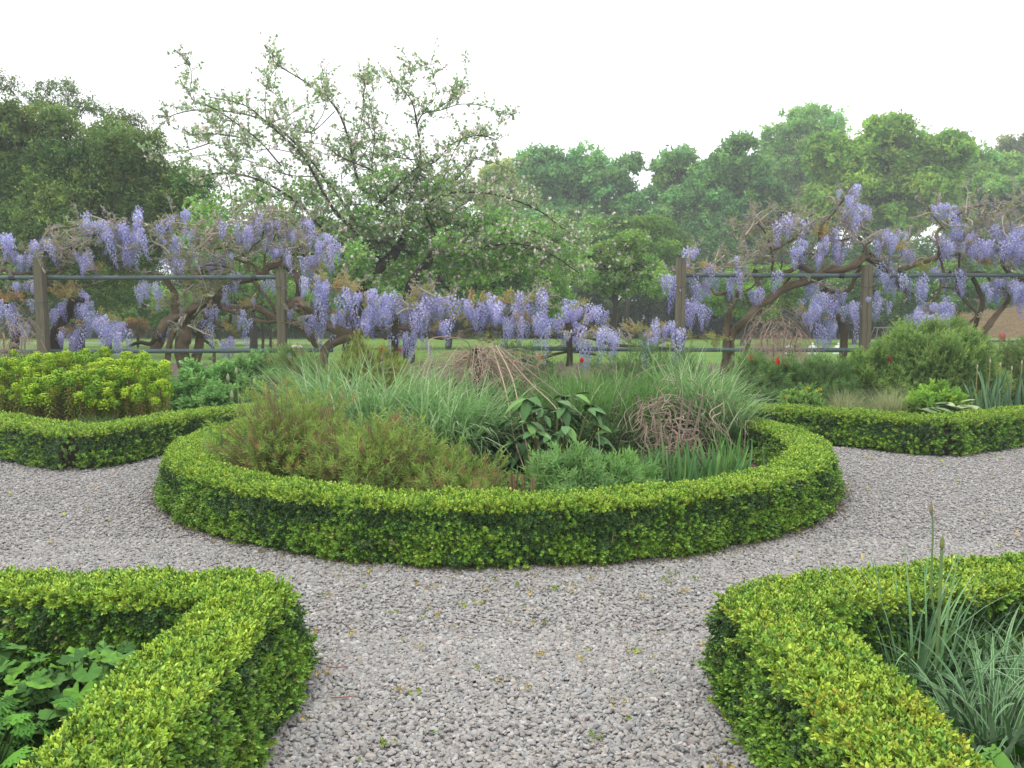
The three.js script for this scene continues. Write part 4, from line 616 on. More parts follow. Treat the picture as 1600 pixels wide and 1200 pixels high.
// leaves on twigs: a small shoot used in the shrubs
function shoot(n, len, ll, lw, open, narrow = 0.42) { const T = new Tri(); for (let i = 0; i < n; i++) { const s = (i + 0.5) / n, a = i * 2.4 + rnd(), tl = open * rr(0.75, 1.2) * (1 - s * 0.4), d = V(Math.cos(a) * Math.sin(tl), Math.cos(tl), Math.sin(a) * Math.sin(tl)); const c = vary(mixc(W2, W3, s), 0.14); T.leaf(V(0, len * s, 0), d, V(0, 0.4, 0).sub(d).normalize(), ll * rr(0.75, 1.15), lw, c, rr(-0.1, 0.3), c, narrow); } return T.geo(); }
const shootNarrow = [0, 1, 2].map(() => shoot(10, 0.12, 0.075, 0.012, 0.9)), shootFine = [0, 1, 2].map(() => shoot(12, 0.1, 0.05, 0.012, 1.0)), shootBroad = [0, 1, 2].map(() => shoot(8, 0.1, 0.075, 0.034, 1.1)), shootFeather = [0, 1, 2].map(() => shoot(14, 0.14, 0.07, 0.013, 1.1));
// a mound of stems with leafy shoots; the shoots fill the outer part of an ellipsoid that stands on the ground
function mound(name, label, cat, c, rx, ry, rz, o) {
  const t = thing(name, label, cat, c, o.group), geos = o.geos ?? shootFine, set = geos.map(() => new Copies()), st = [];
  const wob = (q) => 1 + (o.wob ?? 0.16) * noise3(q.x * 1.8 + c.x, q.y * 1.8, q.z * 1.8 + c.z);
  const surf = (f) => { const a = rnd() * 6.28, y = Math.pow(rnd(), o.up ?? 0.8), h = Math.sqrt(1 - y * y), q = V(Math.cos(a) * h, y, Math.sin(a) * h), k = f * wob(q); return [q, V(q.x * rx * k, q.y * ry * k, q.z * rz * k)]; };
  for (let i = 0; i < o.stems; i++) { const [, e] = surf(rr(0.75, 1.08)), b = V(e.x * rr(0.05, 0.45), 0, e.z * rr(0.05, 0.45)); st.push(tube([b, b.clone().lerp(e, 0.5).add(V(gauss() * 0.05, ry * 0.1, gauss() * 0.05)), e], o.sr ?? 0.005, 0.002, 4, 3)); }
  if (st.length) part('stems', merged(st), o.stemMat ?? M.brownStem, t, 'stuff');
  for (let i = 0; i < o.n; i++) {
    const [q, p] = surf(1 - Math.pow(rnd(), 1.6) * (o.deep ?? 0.5)); p.add(V(gauss(), gauss(), gauss()).multiplyScalar(0.02)); p.y = Math.max(0.02, p.y);
    const w = noise3(p.x * 3 + c.x, p.y * 3, p.z * 3 + c.z); if (w < (o.gap ?? -0.8)) continue;
    const cc = vary(rnd() < (o.c3p ?? 0) ? o.c3 : mixc(o.c1, o.c2, clamp(0.5 + w * 0.5 + gauss() * 0.25, 0, 1)), 0.18);
    set[i % set.length].add(p, V(q.x + gauss() * 0.4, q.y * 0.6 + 0.5 + gauss() * 0.3, q.z + gauss() * 0.4).normalize(), (o.s ?? 1) * rr(0.7, 1.25), cc);
  }
  const f = new THREE.Group(); f.name = 'foliage'; f.userData = { kind: 'stuff' }; t.add(f);
  set.forEach((q, i) => q.build('leafy_shoots', geos[i], o.mat ?? M.leaf, f));
  return t;
}
const twg = { geos: shootNarrow, c1: rgb(152, 178, 86, 0.78), c2: rgb(124, 146, 76, 0.7), c3: rgb(150, 118, 88, 0.8), c3p: 0.1, stemMat: std({ color: col(rgb(146, 122, 92, 0.85)), roughness: 0.9 }), sr: 0.0045, deep: 0.75, s: 0.62, wob: 0.3, up: 0.9 };
mound('twiggy_shrub', 'brown stemmed shrub with narrow sparse leaves, tallest at the left of the ring bed', 'shrub', at(445, 0, 6.75), 0.62, 0.92, 0.55, { ...twg, stems: 950, n: 2900 });
mound('twiggy_shrub', 'brown stemmed shrub with narrow leaves in the middle, in front of the grasses', 'shrub', at(585, 0, 6.35), 0.6, 0.72, 0.5, { ...twg, stems: 950, n: 2900 });
mound('twiggy_shrub', 'lowest brown stemmed shrub, sprawling to the right towards the cut stalks', 'shrub', at(700, 0, 6.1), 0.5, 0.48, 0.42, { ...twg, stems: 760, n: 2000 });
mound('perennial', 'feathery grey green leaf mound in front of the broad dark leaves', 'plant', at(890, 0, 6.15), 0.34, 0.44, 0.28, { geos: shootFeather, c1: rgb(132, 166, 100, 0.9), c2: rgb(104, 142, 84, 0.82), stems: 40, n: 1500, s: 0.8, stemMat: M.leafMat2 ?? M.boxwood, wob: 0.35 });
mound('perennial', 'feathery green leaf mound below the small red poppy', 'plant', at(965, 0, 6.2), 0.34, 0.36, 0.28, { geos: shootFeather, c1: rgb(122, 160, 90, 0.9), c2: rgb(98, 138, 78, 0.82), stems: 30, n: 1500, s: 0.75, wob: 0.35 });
mound('perennial', 'soft green leaf mound at the left foot of the irises', 'plant', at(1040, 0, 6.75), 0.4, 0.3, 0.25, { geos: shootFeather, c1: rgb(110, 146, 88, 0.7), c2: rgb(90, 124, 78, 0.64), stems: 20, n: 1200, s: 0.7, wob: 0.3 });
mound('ground_plant', 'low dark leafy plant filling the middle of the ring bed', 'plant', at(790, 0, 8.4), 1.8, 0.5, 1.3, { geos: shootBroad, c1: rgb(80, 112, 60, 0.66), c2: rgb(62, 92, 52, 0.62), stems: 20, n: 3600, s: 1.0 });
// the rear beds
mound('rounded_shrub', 'big rounded fine leaved green shrub at the right, in front of the fence', 'shrub', at(1450, 0, 12.6), 1.15, 1.34, 0.9, { c1: rgb(140, 166, 92, 0.88), c2: rgb(106, 136, 76, 0.82), stems: 160, n: 15000, s: 1.0, wob: 0.2, deep: 0.35, stemMat: M.oak, geos: shootFine });
mound('rounded_shrub', 'smaller green shrub at the left shoulder of the big round one', 'shrub', at(1362, 0, 12.4), 0.52, 0.95, 0.5, { c1: rgb(134, 162, 82, 0.86), c2: rgb(102, 134, 70, 0.8), stems: 70, n: 5500, s: 1.0, wob: 0.25, deep: 0.4, stemMat: M.oak });
mound('rounded_shrub', 'green shrub at the right edge behind the irises', 'shrub', at(1590, 0, 12.9), 0.62, 1.02, 0.6, { c1: rgb(134, 158, 92, 0.68), c2: rgb(104, 130, 74, 0.62), stems: 60, n: 4600, s: 1.0, wob: 0.25, stemMat: M.oak });
const per = { geos: shootNarrow, c1: rgb(126, 160, 90, 0.7), c2: rgb(92, 128, 74, 0.64), stems: 60, s: 0.85, wob: 0.3, deep: 0.5, stemMat: M.boxwood };
mound('perennial', 'grey green leafy mound with red tulips behind the far grass of the ring', 'plant', at(1190, 0, 12.2), 0.63, 0.84, 0.50, { ...per, n: 3600 });
mound('perennial', 'green leafy mound between the tulips and the small round shrub', 'plant', at(1275, 0, 12.0), 0.63, 0.82, 0.50, { ...per, n: 3600, c1: rgb(116, 152, 86, 0.7) });
mound('perennial', 'low dark leafy plant behind the yellow flowers', 'plant', at(1225, 0, 11.3), 0.5, 0.42, 0.35, { ...per, n: 1800, c1: rgb(100, 134, 76, 0.68), c2: rgb(78, 108, 64, 0.62) });
mound('perennial', 'bright lime leaved plant between the hair-like grass and the irises', 'plant', at(1465, 0, 10.8), 0.42, 0.52, 0.3, { ...per, geos: shootBroad, n: 1100, c1: rgb(156, 196, 74, 0.72), c2: rgb(124, 168, 66, 0.66) });
mound('perennial', 'light green leafy plant carrying yellow flowers', 'plant', at(1250, 0, 11.0), 0.3, 0.5, 0.25, { ...per, geos: shootBroad, n: 650, c1: rgb(140, 178, 88, 0.7), c2: rgb(116, 154, 80, 0.66), s: 0.8 });
mound('perennial', 'yellowish low shrub mound below the middle wisteria', 'shrub', at(575, 0, 12.8), 0.86, 1.01, 0.50, { ...per, geos: shootFine, n: 5200, c1: rgb(166, 176, 84, 0.7), c2: rgb(130, 148, 70, 0.64) });
mound('perennial', 'mid green lobed plant between the spurge and the seed stems', 'plant', at(320, 0, 11.6), 0.63, 0.74, 0.45, { ...per, geos: shootBroad, n: 2400, c1: rgb(134, 174, 104, 0.95), c2: rgb(102, 146, 84, 0.9) });
mound('perennial', 'dark green leafy plant at the foot of the seed stems', 'plant', at(395, 0, 11.9), 0.57, 0.83, 0.45, { ...per, geos: shootBroad, n: 2000, c1: rgb(120, 158, 94, 0.9), c2: rgb(92, 130, 76, 0.84) });
mound('perennial', 'green weedy plant mound left of the yellowish low shrub', 'plant', at(460, 0, 12.0), 0.63, 0.90, 0.45, { ...per, n: 2600, c1: rgb(136, 164, 92, 0.7), c2: rgb(104, 136, 76, 0.64), c3: rgb(150, 120, 96, 0.7), c3p: 0.1 });
mound('perennial', 'green leafy mound in the shade below the weeping twigs', 'plant', at(800, 0, 12.2), 1.03, 0.96, 0.50, { ...per, n: 2600, c1: rgb(100, 132, 80, 0.68), c2: rgb(80, 110, 66, 0.62) });
mound('perennial', 'green leafy mound behind the right grasses of the ring', 'plant', at(1010, 0, 12.4), 1.15, 0.96, 0.50, { ...per, n: 2800, c1: rgb(116, 148, 90, 0.68), c2: rgb(88, 120, 74, 0.62) });
mound('perennial', 'leafy green plant at the left edge behind the spurge', 'plant', at(20, 0, 12.6), 0.8, 0.8, 0.5, { ...per, n: 2200 });

// yellow green spurge
{
  const t = thing('spurge', 'large clump of yellow green spurge with domed flower heads', 'plant', at(115, 0, 11)), D = 10.9;
  const headG = [0, 1, 2].map(() => { const T = new Tri(); for (let i = 0; i < 70; i++) { const u = rnd(), a = rnd() * 6.28, q = V(Math.cos(a) * Math.sqrt(1 - u * u), u, Math.sin(a) * Math.sqrt(1 - u * u)), o = V(q.x * 0.085, q.y * 0.1 + 0.02 - (rnd() < 0.4 ? rr(0, 0.1) : 0), q.z * 0.085); const c = vary(mixc([0.9, 0.95, 0.8], W3, u), 0.14); for (let k = 0; k < 3; k++) { const b = a + k * 2.1, d = V(Math.cos(b), rr(0.1, 0.6), Math.sin(b)).normalize(); T.leaf(o, d, q, 0.03, 0.026, c, 0, c, 0.55); } } return T.geo(); });
  const stemG = (() => { const T = new Tri(); for (let i = 0; i < 60; i++) { const s = i / 60, a = i * 2.4, d = V(Math.cos(a), lerp(-0.5, 0.3, s), Math.sin(a)).normalize(), c = vary(mixc(rgb(96, 100, 58, 0.6), rgb(136, 164, 56, 0.7), Math.pow(s, 0.8)), 0.15); T.leaf(V(0, 0.15 + 0.62 * s, 0), d, UP, 0.085, 0.017, c, 0.3, c); } return T.geo(); })();
  const mats = [rgb(152, 182, 42, 0.66), rgb(138, 174, 42, 0.62), rgb(160, 184, 50, 0.68), rgb(122, 164, 46, 0.56)].map((c) => new THREE.MeshPhysicalMaterial({ vertexColors: true, color: col(c.map((x) => x * 1.5)), roughness: 0.7, specularIntensity: 0.45 }));
  const st = new Copies(), stalks = [];
  for (let i = 0; i < 420; i++) {
    const px = rr(-60, 262), d = rr(9.75, 12.2), x = P(px, 600, d).x - t.position.x, z = -d - t.position.z; if (d < 9.3 + Math.max(0, (60 - px)) * 0.012) continue;
    const ridge = 0.86 + 0.1 * noise3(x * 0.9, 1, z * 0.9) - (px > 225 ? (px - 225) * 0.004 : 0) - Math.max(0, (10.6 - d)) * 0.3, h = Math.max(0.3, ridge * rr(0.72, 1.12));
    const lean = V(gauss() * 0.1, 1, gauss() * 0.1 + 0.04).normalize();
    st.add(V(x, 0, z), lean, h / 0.8, vary(W3, 0.2), rnd() * 6.28);
    stalks.push(tube([V(x, 0, z), V(x, 0, z).addScaledVector(lean, h)], 0.006, 0.004, 4, 2));
    const m = part('flower_head', pick(headG), pick(mats), t); m.position.copy(V(x, 0, z).addScaledVector(lean, h)); m.rotation.set(gauss() * 0.15, rnd() * 6.28, gauss() * 0.15); m.scale.set(1, 1, 1).multiplyScalar(rr(0.55, 0.95));
  }
  part('stalks', merged(stalks), M.brownStem, t, 'stuff');
  st.build('leaves', stemG, M.leafMat, t);
}
// sword leaves
const sword = [0, 1, 2, 3].map((k) => { const T = new Tri(), bend = [0.05, 0.18, 0.3, -0.1][k], n = 6; const c0 = [0.75, 0.82, 0.78], c1 = [1, 1, 1]; const pts = Array.from({ length: n + 1 }, (_, i) => { const s = i / n; return V(bend * s * s, s, 0); }); for (const sg of [-1, 1]) for (let i = 0; i < n; i++) { const w = (s) => 0.04 * Math.min(1, 0.7 + s) * (1 - s ** 3), A = pts[i], B = pts[i + 1], a = w(i / n), b = w((i + 1) / n), c = mixc(c0, c1, i / n), e = (p, q) => p.clone().add(V(0, 0, sg * q)).add(V(-0.012 * (q > 0.01), 0, 0)); T.t(A, e(A, a), e(B, b), c); T.t(A, e(B, b), B, c); } return T.geo(); });
const swordMats = [rgb(112, 156, 82, 0.62), rgb(96, 142, 76, 0.58), rgb(126, 164, 92, 0.62), rgb(104, 150, 94, 0.6)].map((c) => new THREE.MeshPhysicalMaterial({ vertexColors: true, color: col(c.map((x) => x * 1.5)), roughness: 0.7, specularIntensity: 0.45 }));
function iris(name, label, c, fans, R, h, o = {}) {
  const t = thing(name, label, 'iris', c);
  for (let i = 0; i < fans; i++) { const fx = gauss() * R, fz = gauss() * (o.rz ?? 0.12), yaw = rr(-0.7, 0.7); const k = 3 + Math.floor(rnd() * 3); for (let j = 0; j < k; j++) { const m = part('leaf', pick(sword), pick(o.mats ?? swordMats), t); const tilt = (j - (k - 1) / 2) * 0.16 + gauss() * 0.06, l = h * rr(0.6, 1.1); m.position.set(fx + (j - k / 2) * 0.022, 0, fz); m.rotation.set(gauss() * 0.12, yaw + (rnd() < 0.5 ? PI : 0) + PI / 2 * (rnd() < 0.8 ? 1 : 0.6), 0); m.rotation.order = 'ZYX'; m.rotation.z = -tilt; m.scale.set(l, l, l * rr(0.6, 0.9)); } }
  return t;
}
iris('iris', 'row of sword leaved irises inside the right of the ring hedge', at(1090, 0, 6.5), 24, 0.3, 0.56);
iris('iris', 'taller fan of sword leaves at the right end of the iris row', at(1155, 0, 6.75), 7, 0.09, 0.62, { rz: 0.08 });
iris('iris', 'few blue green sword leaves leaning over the left of the ring hedge', at(345, 0, 6.9), 3, 0.06, 0.7, { rz: 0.06 });
iris('iris', 'tall blue green irises at the right edge behind the far hedge', at(1572, 0, 11.1), 14, 0.3, 0.82, { rz: 0.2, mats: [rgb(118, 156, 120, 0.56), rgb(102, 142, 108, 0.54), rgb(130, 164, 116, 0.56)].map((c) => new THREE.MeshPhysicalMaterial({ vertexColors: true, color: col(c.map((x) => x * 1.5)), roughness: 0.7, specularIntensity: 0.45 })) });
{
  const t = thing('iris_seed_stems', 'pale withered iris buds standing above the blue green irises', 'iris buds', at(1555, 0, 11.6)), bm = std({ color: col(rgb(190, 176, 150, 0.8)), roughness: 0.9 });
  for (const [x, h] of [[-0.28, 0.8], [-0.1, 0.88], [0.05, 0.83], [0.22, 0.78], [0.36, 0.86]]) { part('stem', tube([V(x, 0, 0), V(x + 0.01, h, 0)], 0.008, 0.006, 5, 2), M.boxwood, t); const g = new THREE.SphereGeometry(0.03, 8, 8); g.scale(0.4, 1.2, 0.4); g.translate(x + 0.01, h + 0.03, 0); part('bud', g, bm, t); }
}
// large leaves as parts
function oval(len, wid, fold = 0.18, bend = 0.3, n = 7, wav = 0) { const T = new Tri(); for (const sg of [-1, 1]) for (let i = 0; i < n; i++) { const f = (s) => wid / 2 * Math.pow(Math.sin(PI * Math.pow(clamp(s, 0, 1), 0.8)), 0.8) * (1 + wav * Math.sin(s * 26)), pt = (s, w) => V(sg * w, -bend * len * s * s + fold * w, len * s), a = i / n, b = (i + 1) / n, c = [0.95, 1, 0.95]; const A = pt(a, 0), B = pt(b, 0), C = pt(b, f(b)), D = pt(a, f(a)); if (sg > 0) { T.t(A, B, C, c); if (i) T.t(A, C, D, c); } else { T.t(A, C, B, c); if (i) T.t(A, D, C, c); } } return T.geo(); }
{
  const t = thing('peony', 'clump of broad dark green leaves in the centre of the ring bed', 'plant', at(865, 0, 7.3)), gs = [oval(0.2, 0.08), oval(0.24, 0.09, 0.15, 0.45), oval(0.18, 0.078, 0.22, 0.2)];
  const mats = [rgb(96, 134, 84, 0.52), rgb(82, 122, 68, 0.5), rgb(70, 106, 60, 0.48), rgb(112, 150, 80, 0.52)].map((c) => new THREE.MeshPhysicalMaterial({ vertexColors: true, color: col(c.map((x) => x * 1.5)), roughness: 0.7, specularIntensity: 0.45 }));
  const stems = [];
  for (let i = 0; i < 72; i++) {
    const a = rnd() * 6.28, r = Math.sqrt(rnd()) * 0.54, h = rr(0.2, 1.02) * (1 - r * 0.6), p = V(Math.cos(a) * r * 1.05, h, Math.sin(a) * r * 0.8); stems.push(tube([V(p.x * 0.3, 0, p.z * 0.3), V(p.x * 0.7, h * 0.6, p.z * 0.7), p], 0.007, 0.004, 5, 3));
    for (let k = 0; k < 4; k++) { const m = part('leaf', pick(gs), pick(mats), t); m.position.copy(p); m.rotation.order = 'YXZ'; m.rotation.set(rr(-0.35, 0.6), a + (k - 1.5) * 0.75 + gauss() * 0.2, gauss() * 0.25); m.scale.setScalar(rr(0.7, 1.1)); m.rotation.y = PI / 2 - m.rotation.y; }
  }
  part('stems', merged(stems), std({ color: col(rgb(116, 120, 70)), roughness: 0.8 }), t, 'stuff');
}
{
  const t = thing('broadleaf', 'pale grey broad leaves lying by the lime plant behind the far right hedge', 'plant', at(1485, 0, 10.5)), g = oval(0.28, 0.12, 0.2, 0.15), mats = [rgb(176, 188, 146, 0.5), rgb(150, 170, 122, 0.48), rgb(120, 148, 100, 0.46)].map((c) => new THREE.MeshPhysicalMaterial({ vertexColors: true, color: col(c.map((x) => x * 1.5)), roughness: 0.7, specularIntensity: 0.45 }));
  for (let i = 0; i < 26; i++) { const m = part('leaf', g, pick(mats), t); m.rotation.order = 'YXZ'; m.position.set(gauss() * 0.36, rr(0.3, 0.44), gauss() * 0.14); m.rotation.set(rr(-0.5, 0.3), rnd() * 6.28, gauss() * 0.3); m.scale.setScalar(rr(0.6, 1)); }
  part('stalks', merged([0, 1, 2, 3, 4, 5].map((i) => tube([V((i - 2.5) * 0.06, 0, 0), V((i - 2.5) * 0.12, 0.42, 0)], 0.012, 0.007, 5, 2))), M.boxwood, t, 'stuff');
}
// lobed round leaves in the near left bed
function lobed(r, lobes, depth, cup = 0.25) { const T = new Tri(), n = lobes * 4, pt = (i) => { const a = -PI * 0.86 + (i / n) * PI * 1.72, l = 1 - depth * (0.5 - 0.5 * Math.cos((i / n) * lobes * 2 * PI)) + 0.018 * ((i % 2) * 2 - 1), k = r * l; return V(Math.sin(a) * k, cup * k * (0.4 + 0.5 * Math.cos((i / n) * lobes * 2 * PI)) * 0.6, Math.cos(a) * k); }; for (let i = 0; i < n; i++) { const A = pt(i), B = pt(i + 1), c = vary([1, 1, 1], 0.06), m = A.clone().multiplyScalar(0.5), q = B.clone().multiplyScalar(0.5); m.y += 0.06 * r; q.y += 0.06 * r; T.t(V(0, 0, 0), m, q, [0.88, 0.94, 0.85]); T.t(m, A, B, c); T.t(m, B, q, c); } return T.geo(); }
function lobedPlant(name, label, c, n, R, hs, r, geos, mats, o = {}) {
  const t = thing(name, label, 'plant', c), stems = [];
  for (let i = 0; i < n; i++) {
    const a = rnd() * 6.28, q = Math.sqrt(rnd()) * R, h = rr(hs[0], hs[1]) * (1 - 0.5 * (q / R) ** 2), p = V(Math.cos(a) * q, h, Math.sin(a) * q * (o.sz ?? 0.8));
    stems.push(tube([V(p.x * 0.3, 0, p.z * 0.3), V(p.x * 0.75, h * 0.7, p.z * 0.75), p], 0.003, 0.002, 4, 3));
    const m = part('leaf', pick(geos), pick(mats), t); m.position.copy(p); m.rotation.order = 'YXZ'; m.rotation.set(rr(-0.1, 0.7), PI / 2 - a + gauss() * 0.9, gauss() * 0.35); m.scale.setScalar(r * rr(0.6, 1.2));
  }
  part('stalks', merged(stems), std({ color: col(rgb(88, 116, 56, 0.8)), roughness: 0.8 }), t, 'stuff');
  return t;
}
const lm = [rgb(104, 154, 52, 0.5), rgb(84, 134, 52, 0.46), rgb(66, 112, 46, 0.42), rgb(98, 144, 72, 0.48)].map((c) => new THREE.MeshPhysicalMaterial({ vertexColors: true, color: col(c.map((x) => x * 1.5)), roughness: 0.7, specularIntensity: 0.45 }));
const lg = [lobed(1, 5, 0.15), lobed(1, 5, 0.2, 0.45), lobed(1, 7, 0.13, 0.3)];
lobedPlant('mallow', 'round lobed green leaves beside the inner face of the near left hedge', V(-1.66, 0.02, -2.93), 300, 0.42, [0.02, 0.32], 0.052, lg, lm);
lobedPlant('mallow', 'round lobed leaves at the left edge in front of the dark hedge face', V(-2.12, 0.02, -3.1), 150, 0.28, [0.02, 0.29], 0.045, lg, lm);
const cutLeaf = [0, 1].map((k) => { const T = new Tri(); for (let j = 0; j < 7; j++) { const a = (j - 3) * 0.42, l = 1 - Math.abs(j - 3) * 0.08, d = V(Math.sin(a), -0.06 - k * 0.1, Math.cos(a)).normalize(); T.leaf(V(0, 0, 0), d, UP, l, 0.19, [0.95, 1, 0.9], 0.25, W3, 0.5); for (const [s, sg] of [[0.4, 1], [0.4, -1], [0.62, 1], [0.62, -1]]) { const e = V(Math.sin(a + sg * 0.6), -0.1, Math.cos(a + sg * 0.6)).normalize(); T.leaf(V(0, 0, 0).addScaledVector(d, l * s), e, UP, l * 0.34, 0.12, [0.95, 1, 0.9], 0.2, W3, 0.5); } } return T.geo(); });
const cm = [rgb(98, 156, 50, 0.52), rgb(80, 138, 48, 0.48), rgb(66, 114, 42, 0.44), rgb(106, 156, 68, 0.52)].map((c) => new THREE.MeshPhysicalMaterial({ vertexColors: true, color: col(c.map((x) => x * 1.5)), roughness: 0.7, specularIntensity: 0.45 }));
lobedPlant('larkspur', 'bushy plant of deeply cut green leaves in the bottom left corner', V(-1.74, 0.02, -2.42), 290, 0.36, [0.02, 0.4], 0.085, cutLeaf, cm, { sz: 1 });
lobedPlant('larkspur', 'deeply cut green leaves at the left edge behind the bottom corner plant', V(-2.06, 0.02, -2.66), 110, 0.22, [0.02, 0.38], 0.08, cutLeaf, cm);
lobedPlant('anemone', 'few broad cut leaves in the bottom right corner beside the striped grass', V(1.62, 0.02, -2.42), 34, 0.2, [0.08, 0.26], 0.1, cutLeaf, cm);
// striped grass and salsify in the near right bed
{
  const bladeG = [0, 1, 2, 3].map((k) => { const n = 8, T = new Tri(), pts = arch(V(0, 0, 0), 0, 1, [0.15, 0.35, 0.5, 0.7][k], [1.3, 2.0, 2.5, 2.2][k], n); const strip = (w, c0, c1, lift) => { for (let i = 0; i < n; i++) { const f = (s) => w * Math.min(1, 0.6 + s * 2) * (1 - s ** 2.5), a = f(i / n), b = f((i + 1) / n), A = pts[i], B = pts[i + 1], up = V(0, lift, 0), e = (p, z) => p.clone().add(V(0, 0, z)).add(up); T.t(e(A, -a), e(A, a), e(B, b), mixc(c0, c1, i / n)); T.t(e(A, -a), e(B, b), e(B, -b), mixc(c0, c1, i / n)); } }; strip(0.019, [0.9, 0.92, 0.85], [1, 1, 1], 0); strip(0.0115, rgb(110, 146, 92, 1.2), rgb(134, 168, 118, 1.3), 0.0025); return T.geo(); });
  const plainG = [0, 1, 2].map((k) => { const T = new Tri(); T.blade(arch(V(0, 0, 0), 0, 1, [0.12, 0.25, 0.4][k], [0.5, 0.9, 1.5][k], 8), 0.02, [0.75, 0.82, 0.75], [1, 1, 1], V(0, 0, 1)); return T.geo(); });
  const bm = [rgb(176, 200, 170, 0.54), rgb(156, 186, 152, 0.5), rgb(138, 172, 134, 0.48)].map((c) => new THREE.MeshPhysicalMaterial({ vertexColors: true, color: col(c.map((x) => x * 1.5)), roughness: 0.7, specularIntensity: 0.45 })), pm = [rgb(112, 148, 100, 0.7), rgb(92, 130, 92, 0.66), rgb(124, 154, 116, 0.7)].map((c) => new THREE.MeshPhysicalMaterial({ vertexColors: true, color: col(c.map((x) => x * 1.5)), roughness: 0.7, specularIntensity: 0.45 }));
  const tuft = (name, label, c, n, R, l, gs, ms) => { const t = thing(name, label, 'grass', c); for (let i = 0; i < n; i++) { const a = rnd() * 6.28, q = R * Math.sqrt(rnd()), m = part('blade', pick(gs), pick(ms), t); m.position.set(Math.cos(a + gauss()) * q, 0, Math.sin(a + gauss()) * q); m.rotation.y = -a + gauss() * 0.4; m.scale.setScalar(l * rr(0.55, 1.15)); } return t; };
  tuft('striped_grass', 'clump of white edged arching grass in the near right bed', V(1.72, 0.02, -2.72), 290, 0.2, 0.46, bladeG, bm);
  tuft('striped_grass', 'second white edged grass clump at the right edge, behind the first', V(2.1, 0.02, -3.05), 230, 0.2, 0.44, bladeG, bm);
  tuft('leek_grass', 'blue green upright grass leaves at the foot of the tall bud stem', V(1.62, 0.02, -3.12), 120, 0.13, 0.6, plainG, pm);
  tuft('leek_grass', 'small blue green tuft right of the tall bud stem', V(1.95, 0.02, -3.3), 60, 0.12, 0.5, plainG, pm);
  const s = thing('salsify', 'tall green stem with closed bud above the striped grass', 'plant', V(1.69, 0.02, -3.1)); part('stem', tube([V(0, 0, 0), V(0.005, 0.3, 0), V(0.004, 0.66, 0)], 0.008, 0.006, 7, 4), std({ color: col(rgb(130, 160, 100, 0.75)), roughness: 0.6 }), s);
  const bg = new THREE.LatheGeometry([[0, 0], [0.009, 0.006], [0.009, 0.022], [0.005, 0.045], [0.0, 0.06]].map(([x, y]) => new THREE.Vector2(x, y)), 10); bg.translate(0.004, 0.66, 0); part('bud', bg, std({ color: col(rgb(140, 150, 84, 0.75)), roughness: 0.7 }), s);
  for (let i = 0; i < 7; i++) { const m = part('bract', plainG[0], std({ color: col(rgb(120, 148, 90, 0.7)), vertexColors: true, roughness: 0.6 }), s); m.position.set(0.004, 0.66, 0); m.rotation.y = i * 0.9; m.scale.setScalar(0.07); }
  part('side_stem', tube([V(0.004, 0.3, 0), V(-0.03, 0.5, 0.0), V(-0.035, 0.74, 0), V(-0.045, 0.83, 0)], 0.004, 0.003, 6, 4), std({ color: col(rgb(120, 150, 96, 0.75)), roughness: 0.6 }), s);
  const b2 = bg.clone(); b2.scale(0.7, 1, 0.7); b2.translate(-0.048, 0.14, 0); part('bud', b2, std({ color: col(rgb(150, 140, 100, 0.75)), roughness: 0.7 }), s);
}
// ---------------------------------------------------------------- weeping and tangled twigs
function weeping(name, label, c, o) {
  const t = thing(name, label, 'shrub', c), main = [], fine = [];
  part('trunk', tube([V(0, 0, 0), V(0.03, o.h * 0.5, 0.02), V(0, o.h * 0.92, 0)], 0.045, 0.06, 8, 4, 0.25), M.wisDark, t);
  for (let i = 0; i < o.n; i++) {
    const a = o.dir !== undefined && rnd() < 0.4 ? o.dir + gauss() * 0.5 : rnd() * 6.28, R = o.r * rr(0.35, 1), h = o.h * rr(0.82, 1.02), e = rr(o.end[0], o.end[1]), d = V(Math.cos(a), 0, Math.sin(a));
    const h1 = h * rr(0.72, 1.02), k = [V(d.x * 0.08 + gauss() * 0.06, o.h * rr(0.7, 0.9), d.z * 0.08 + gauss() * 0.06), V(d.x * R * 0.34, lerp(o.h * 0.9, h1, 0.8), d.z * R * 0.34), V(d.x * R * 0.7, h1 * 0.97, d.z * R * 0.7), V(d.x * R * 0.94, lerp(h1, Math.min(e, h1 * 0.8), 0.4), d.z * R * 0.94), V(d.x * R * 1.06 + gauss() * 0.06, Math.min(e, h1 * 0.82), d.z * R * 1.06 + gauss() * 0.06)].map((v, j) => v.add(V(gauss(), gauss(), gauss()).multiplyScalar(j * 0.034 + 0.02)));
    if (i < o.big) part('branch', tube(k, 0.0065, 0.003, 5, 5), rnd() < 0.5 ? M.dry : M.dryGrey, t); else fine.push(tube(k, 0.0038, 0.0016, 4, 4));
    for (let j = 0; j < 3; j++) { const p = k[1 + Math.floor(rnd() * 3)], q = p.clone().add(V(d.x * 0.12 + gauss() * 0.2, rr(-0.3, 0.08), d.z * 0.12 + gauss() * 0.2)); fine.push(tube([p, p.clone().lerp(q, 0.5).add(V(gauss() * 0.03, 0.04, gauss() * 0.03)), q], 0.004, 0.002, 4, 2)); }
  }
  part('twigs', merged(fine), M.dry, t, 'stuff'); return t;
}
weeping('weeping_tree', 'small weeping tree of bare pinkish brown twigs arching in the ring bed', at(745, 0, 9.1), { h: 1.3, r: 0.85, n: 110, big: 56, end: [0.55, 1.12] });
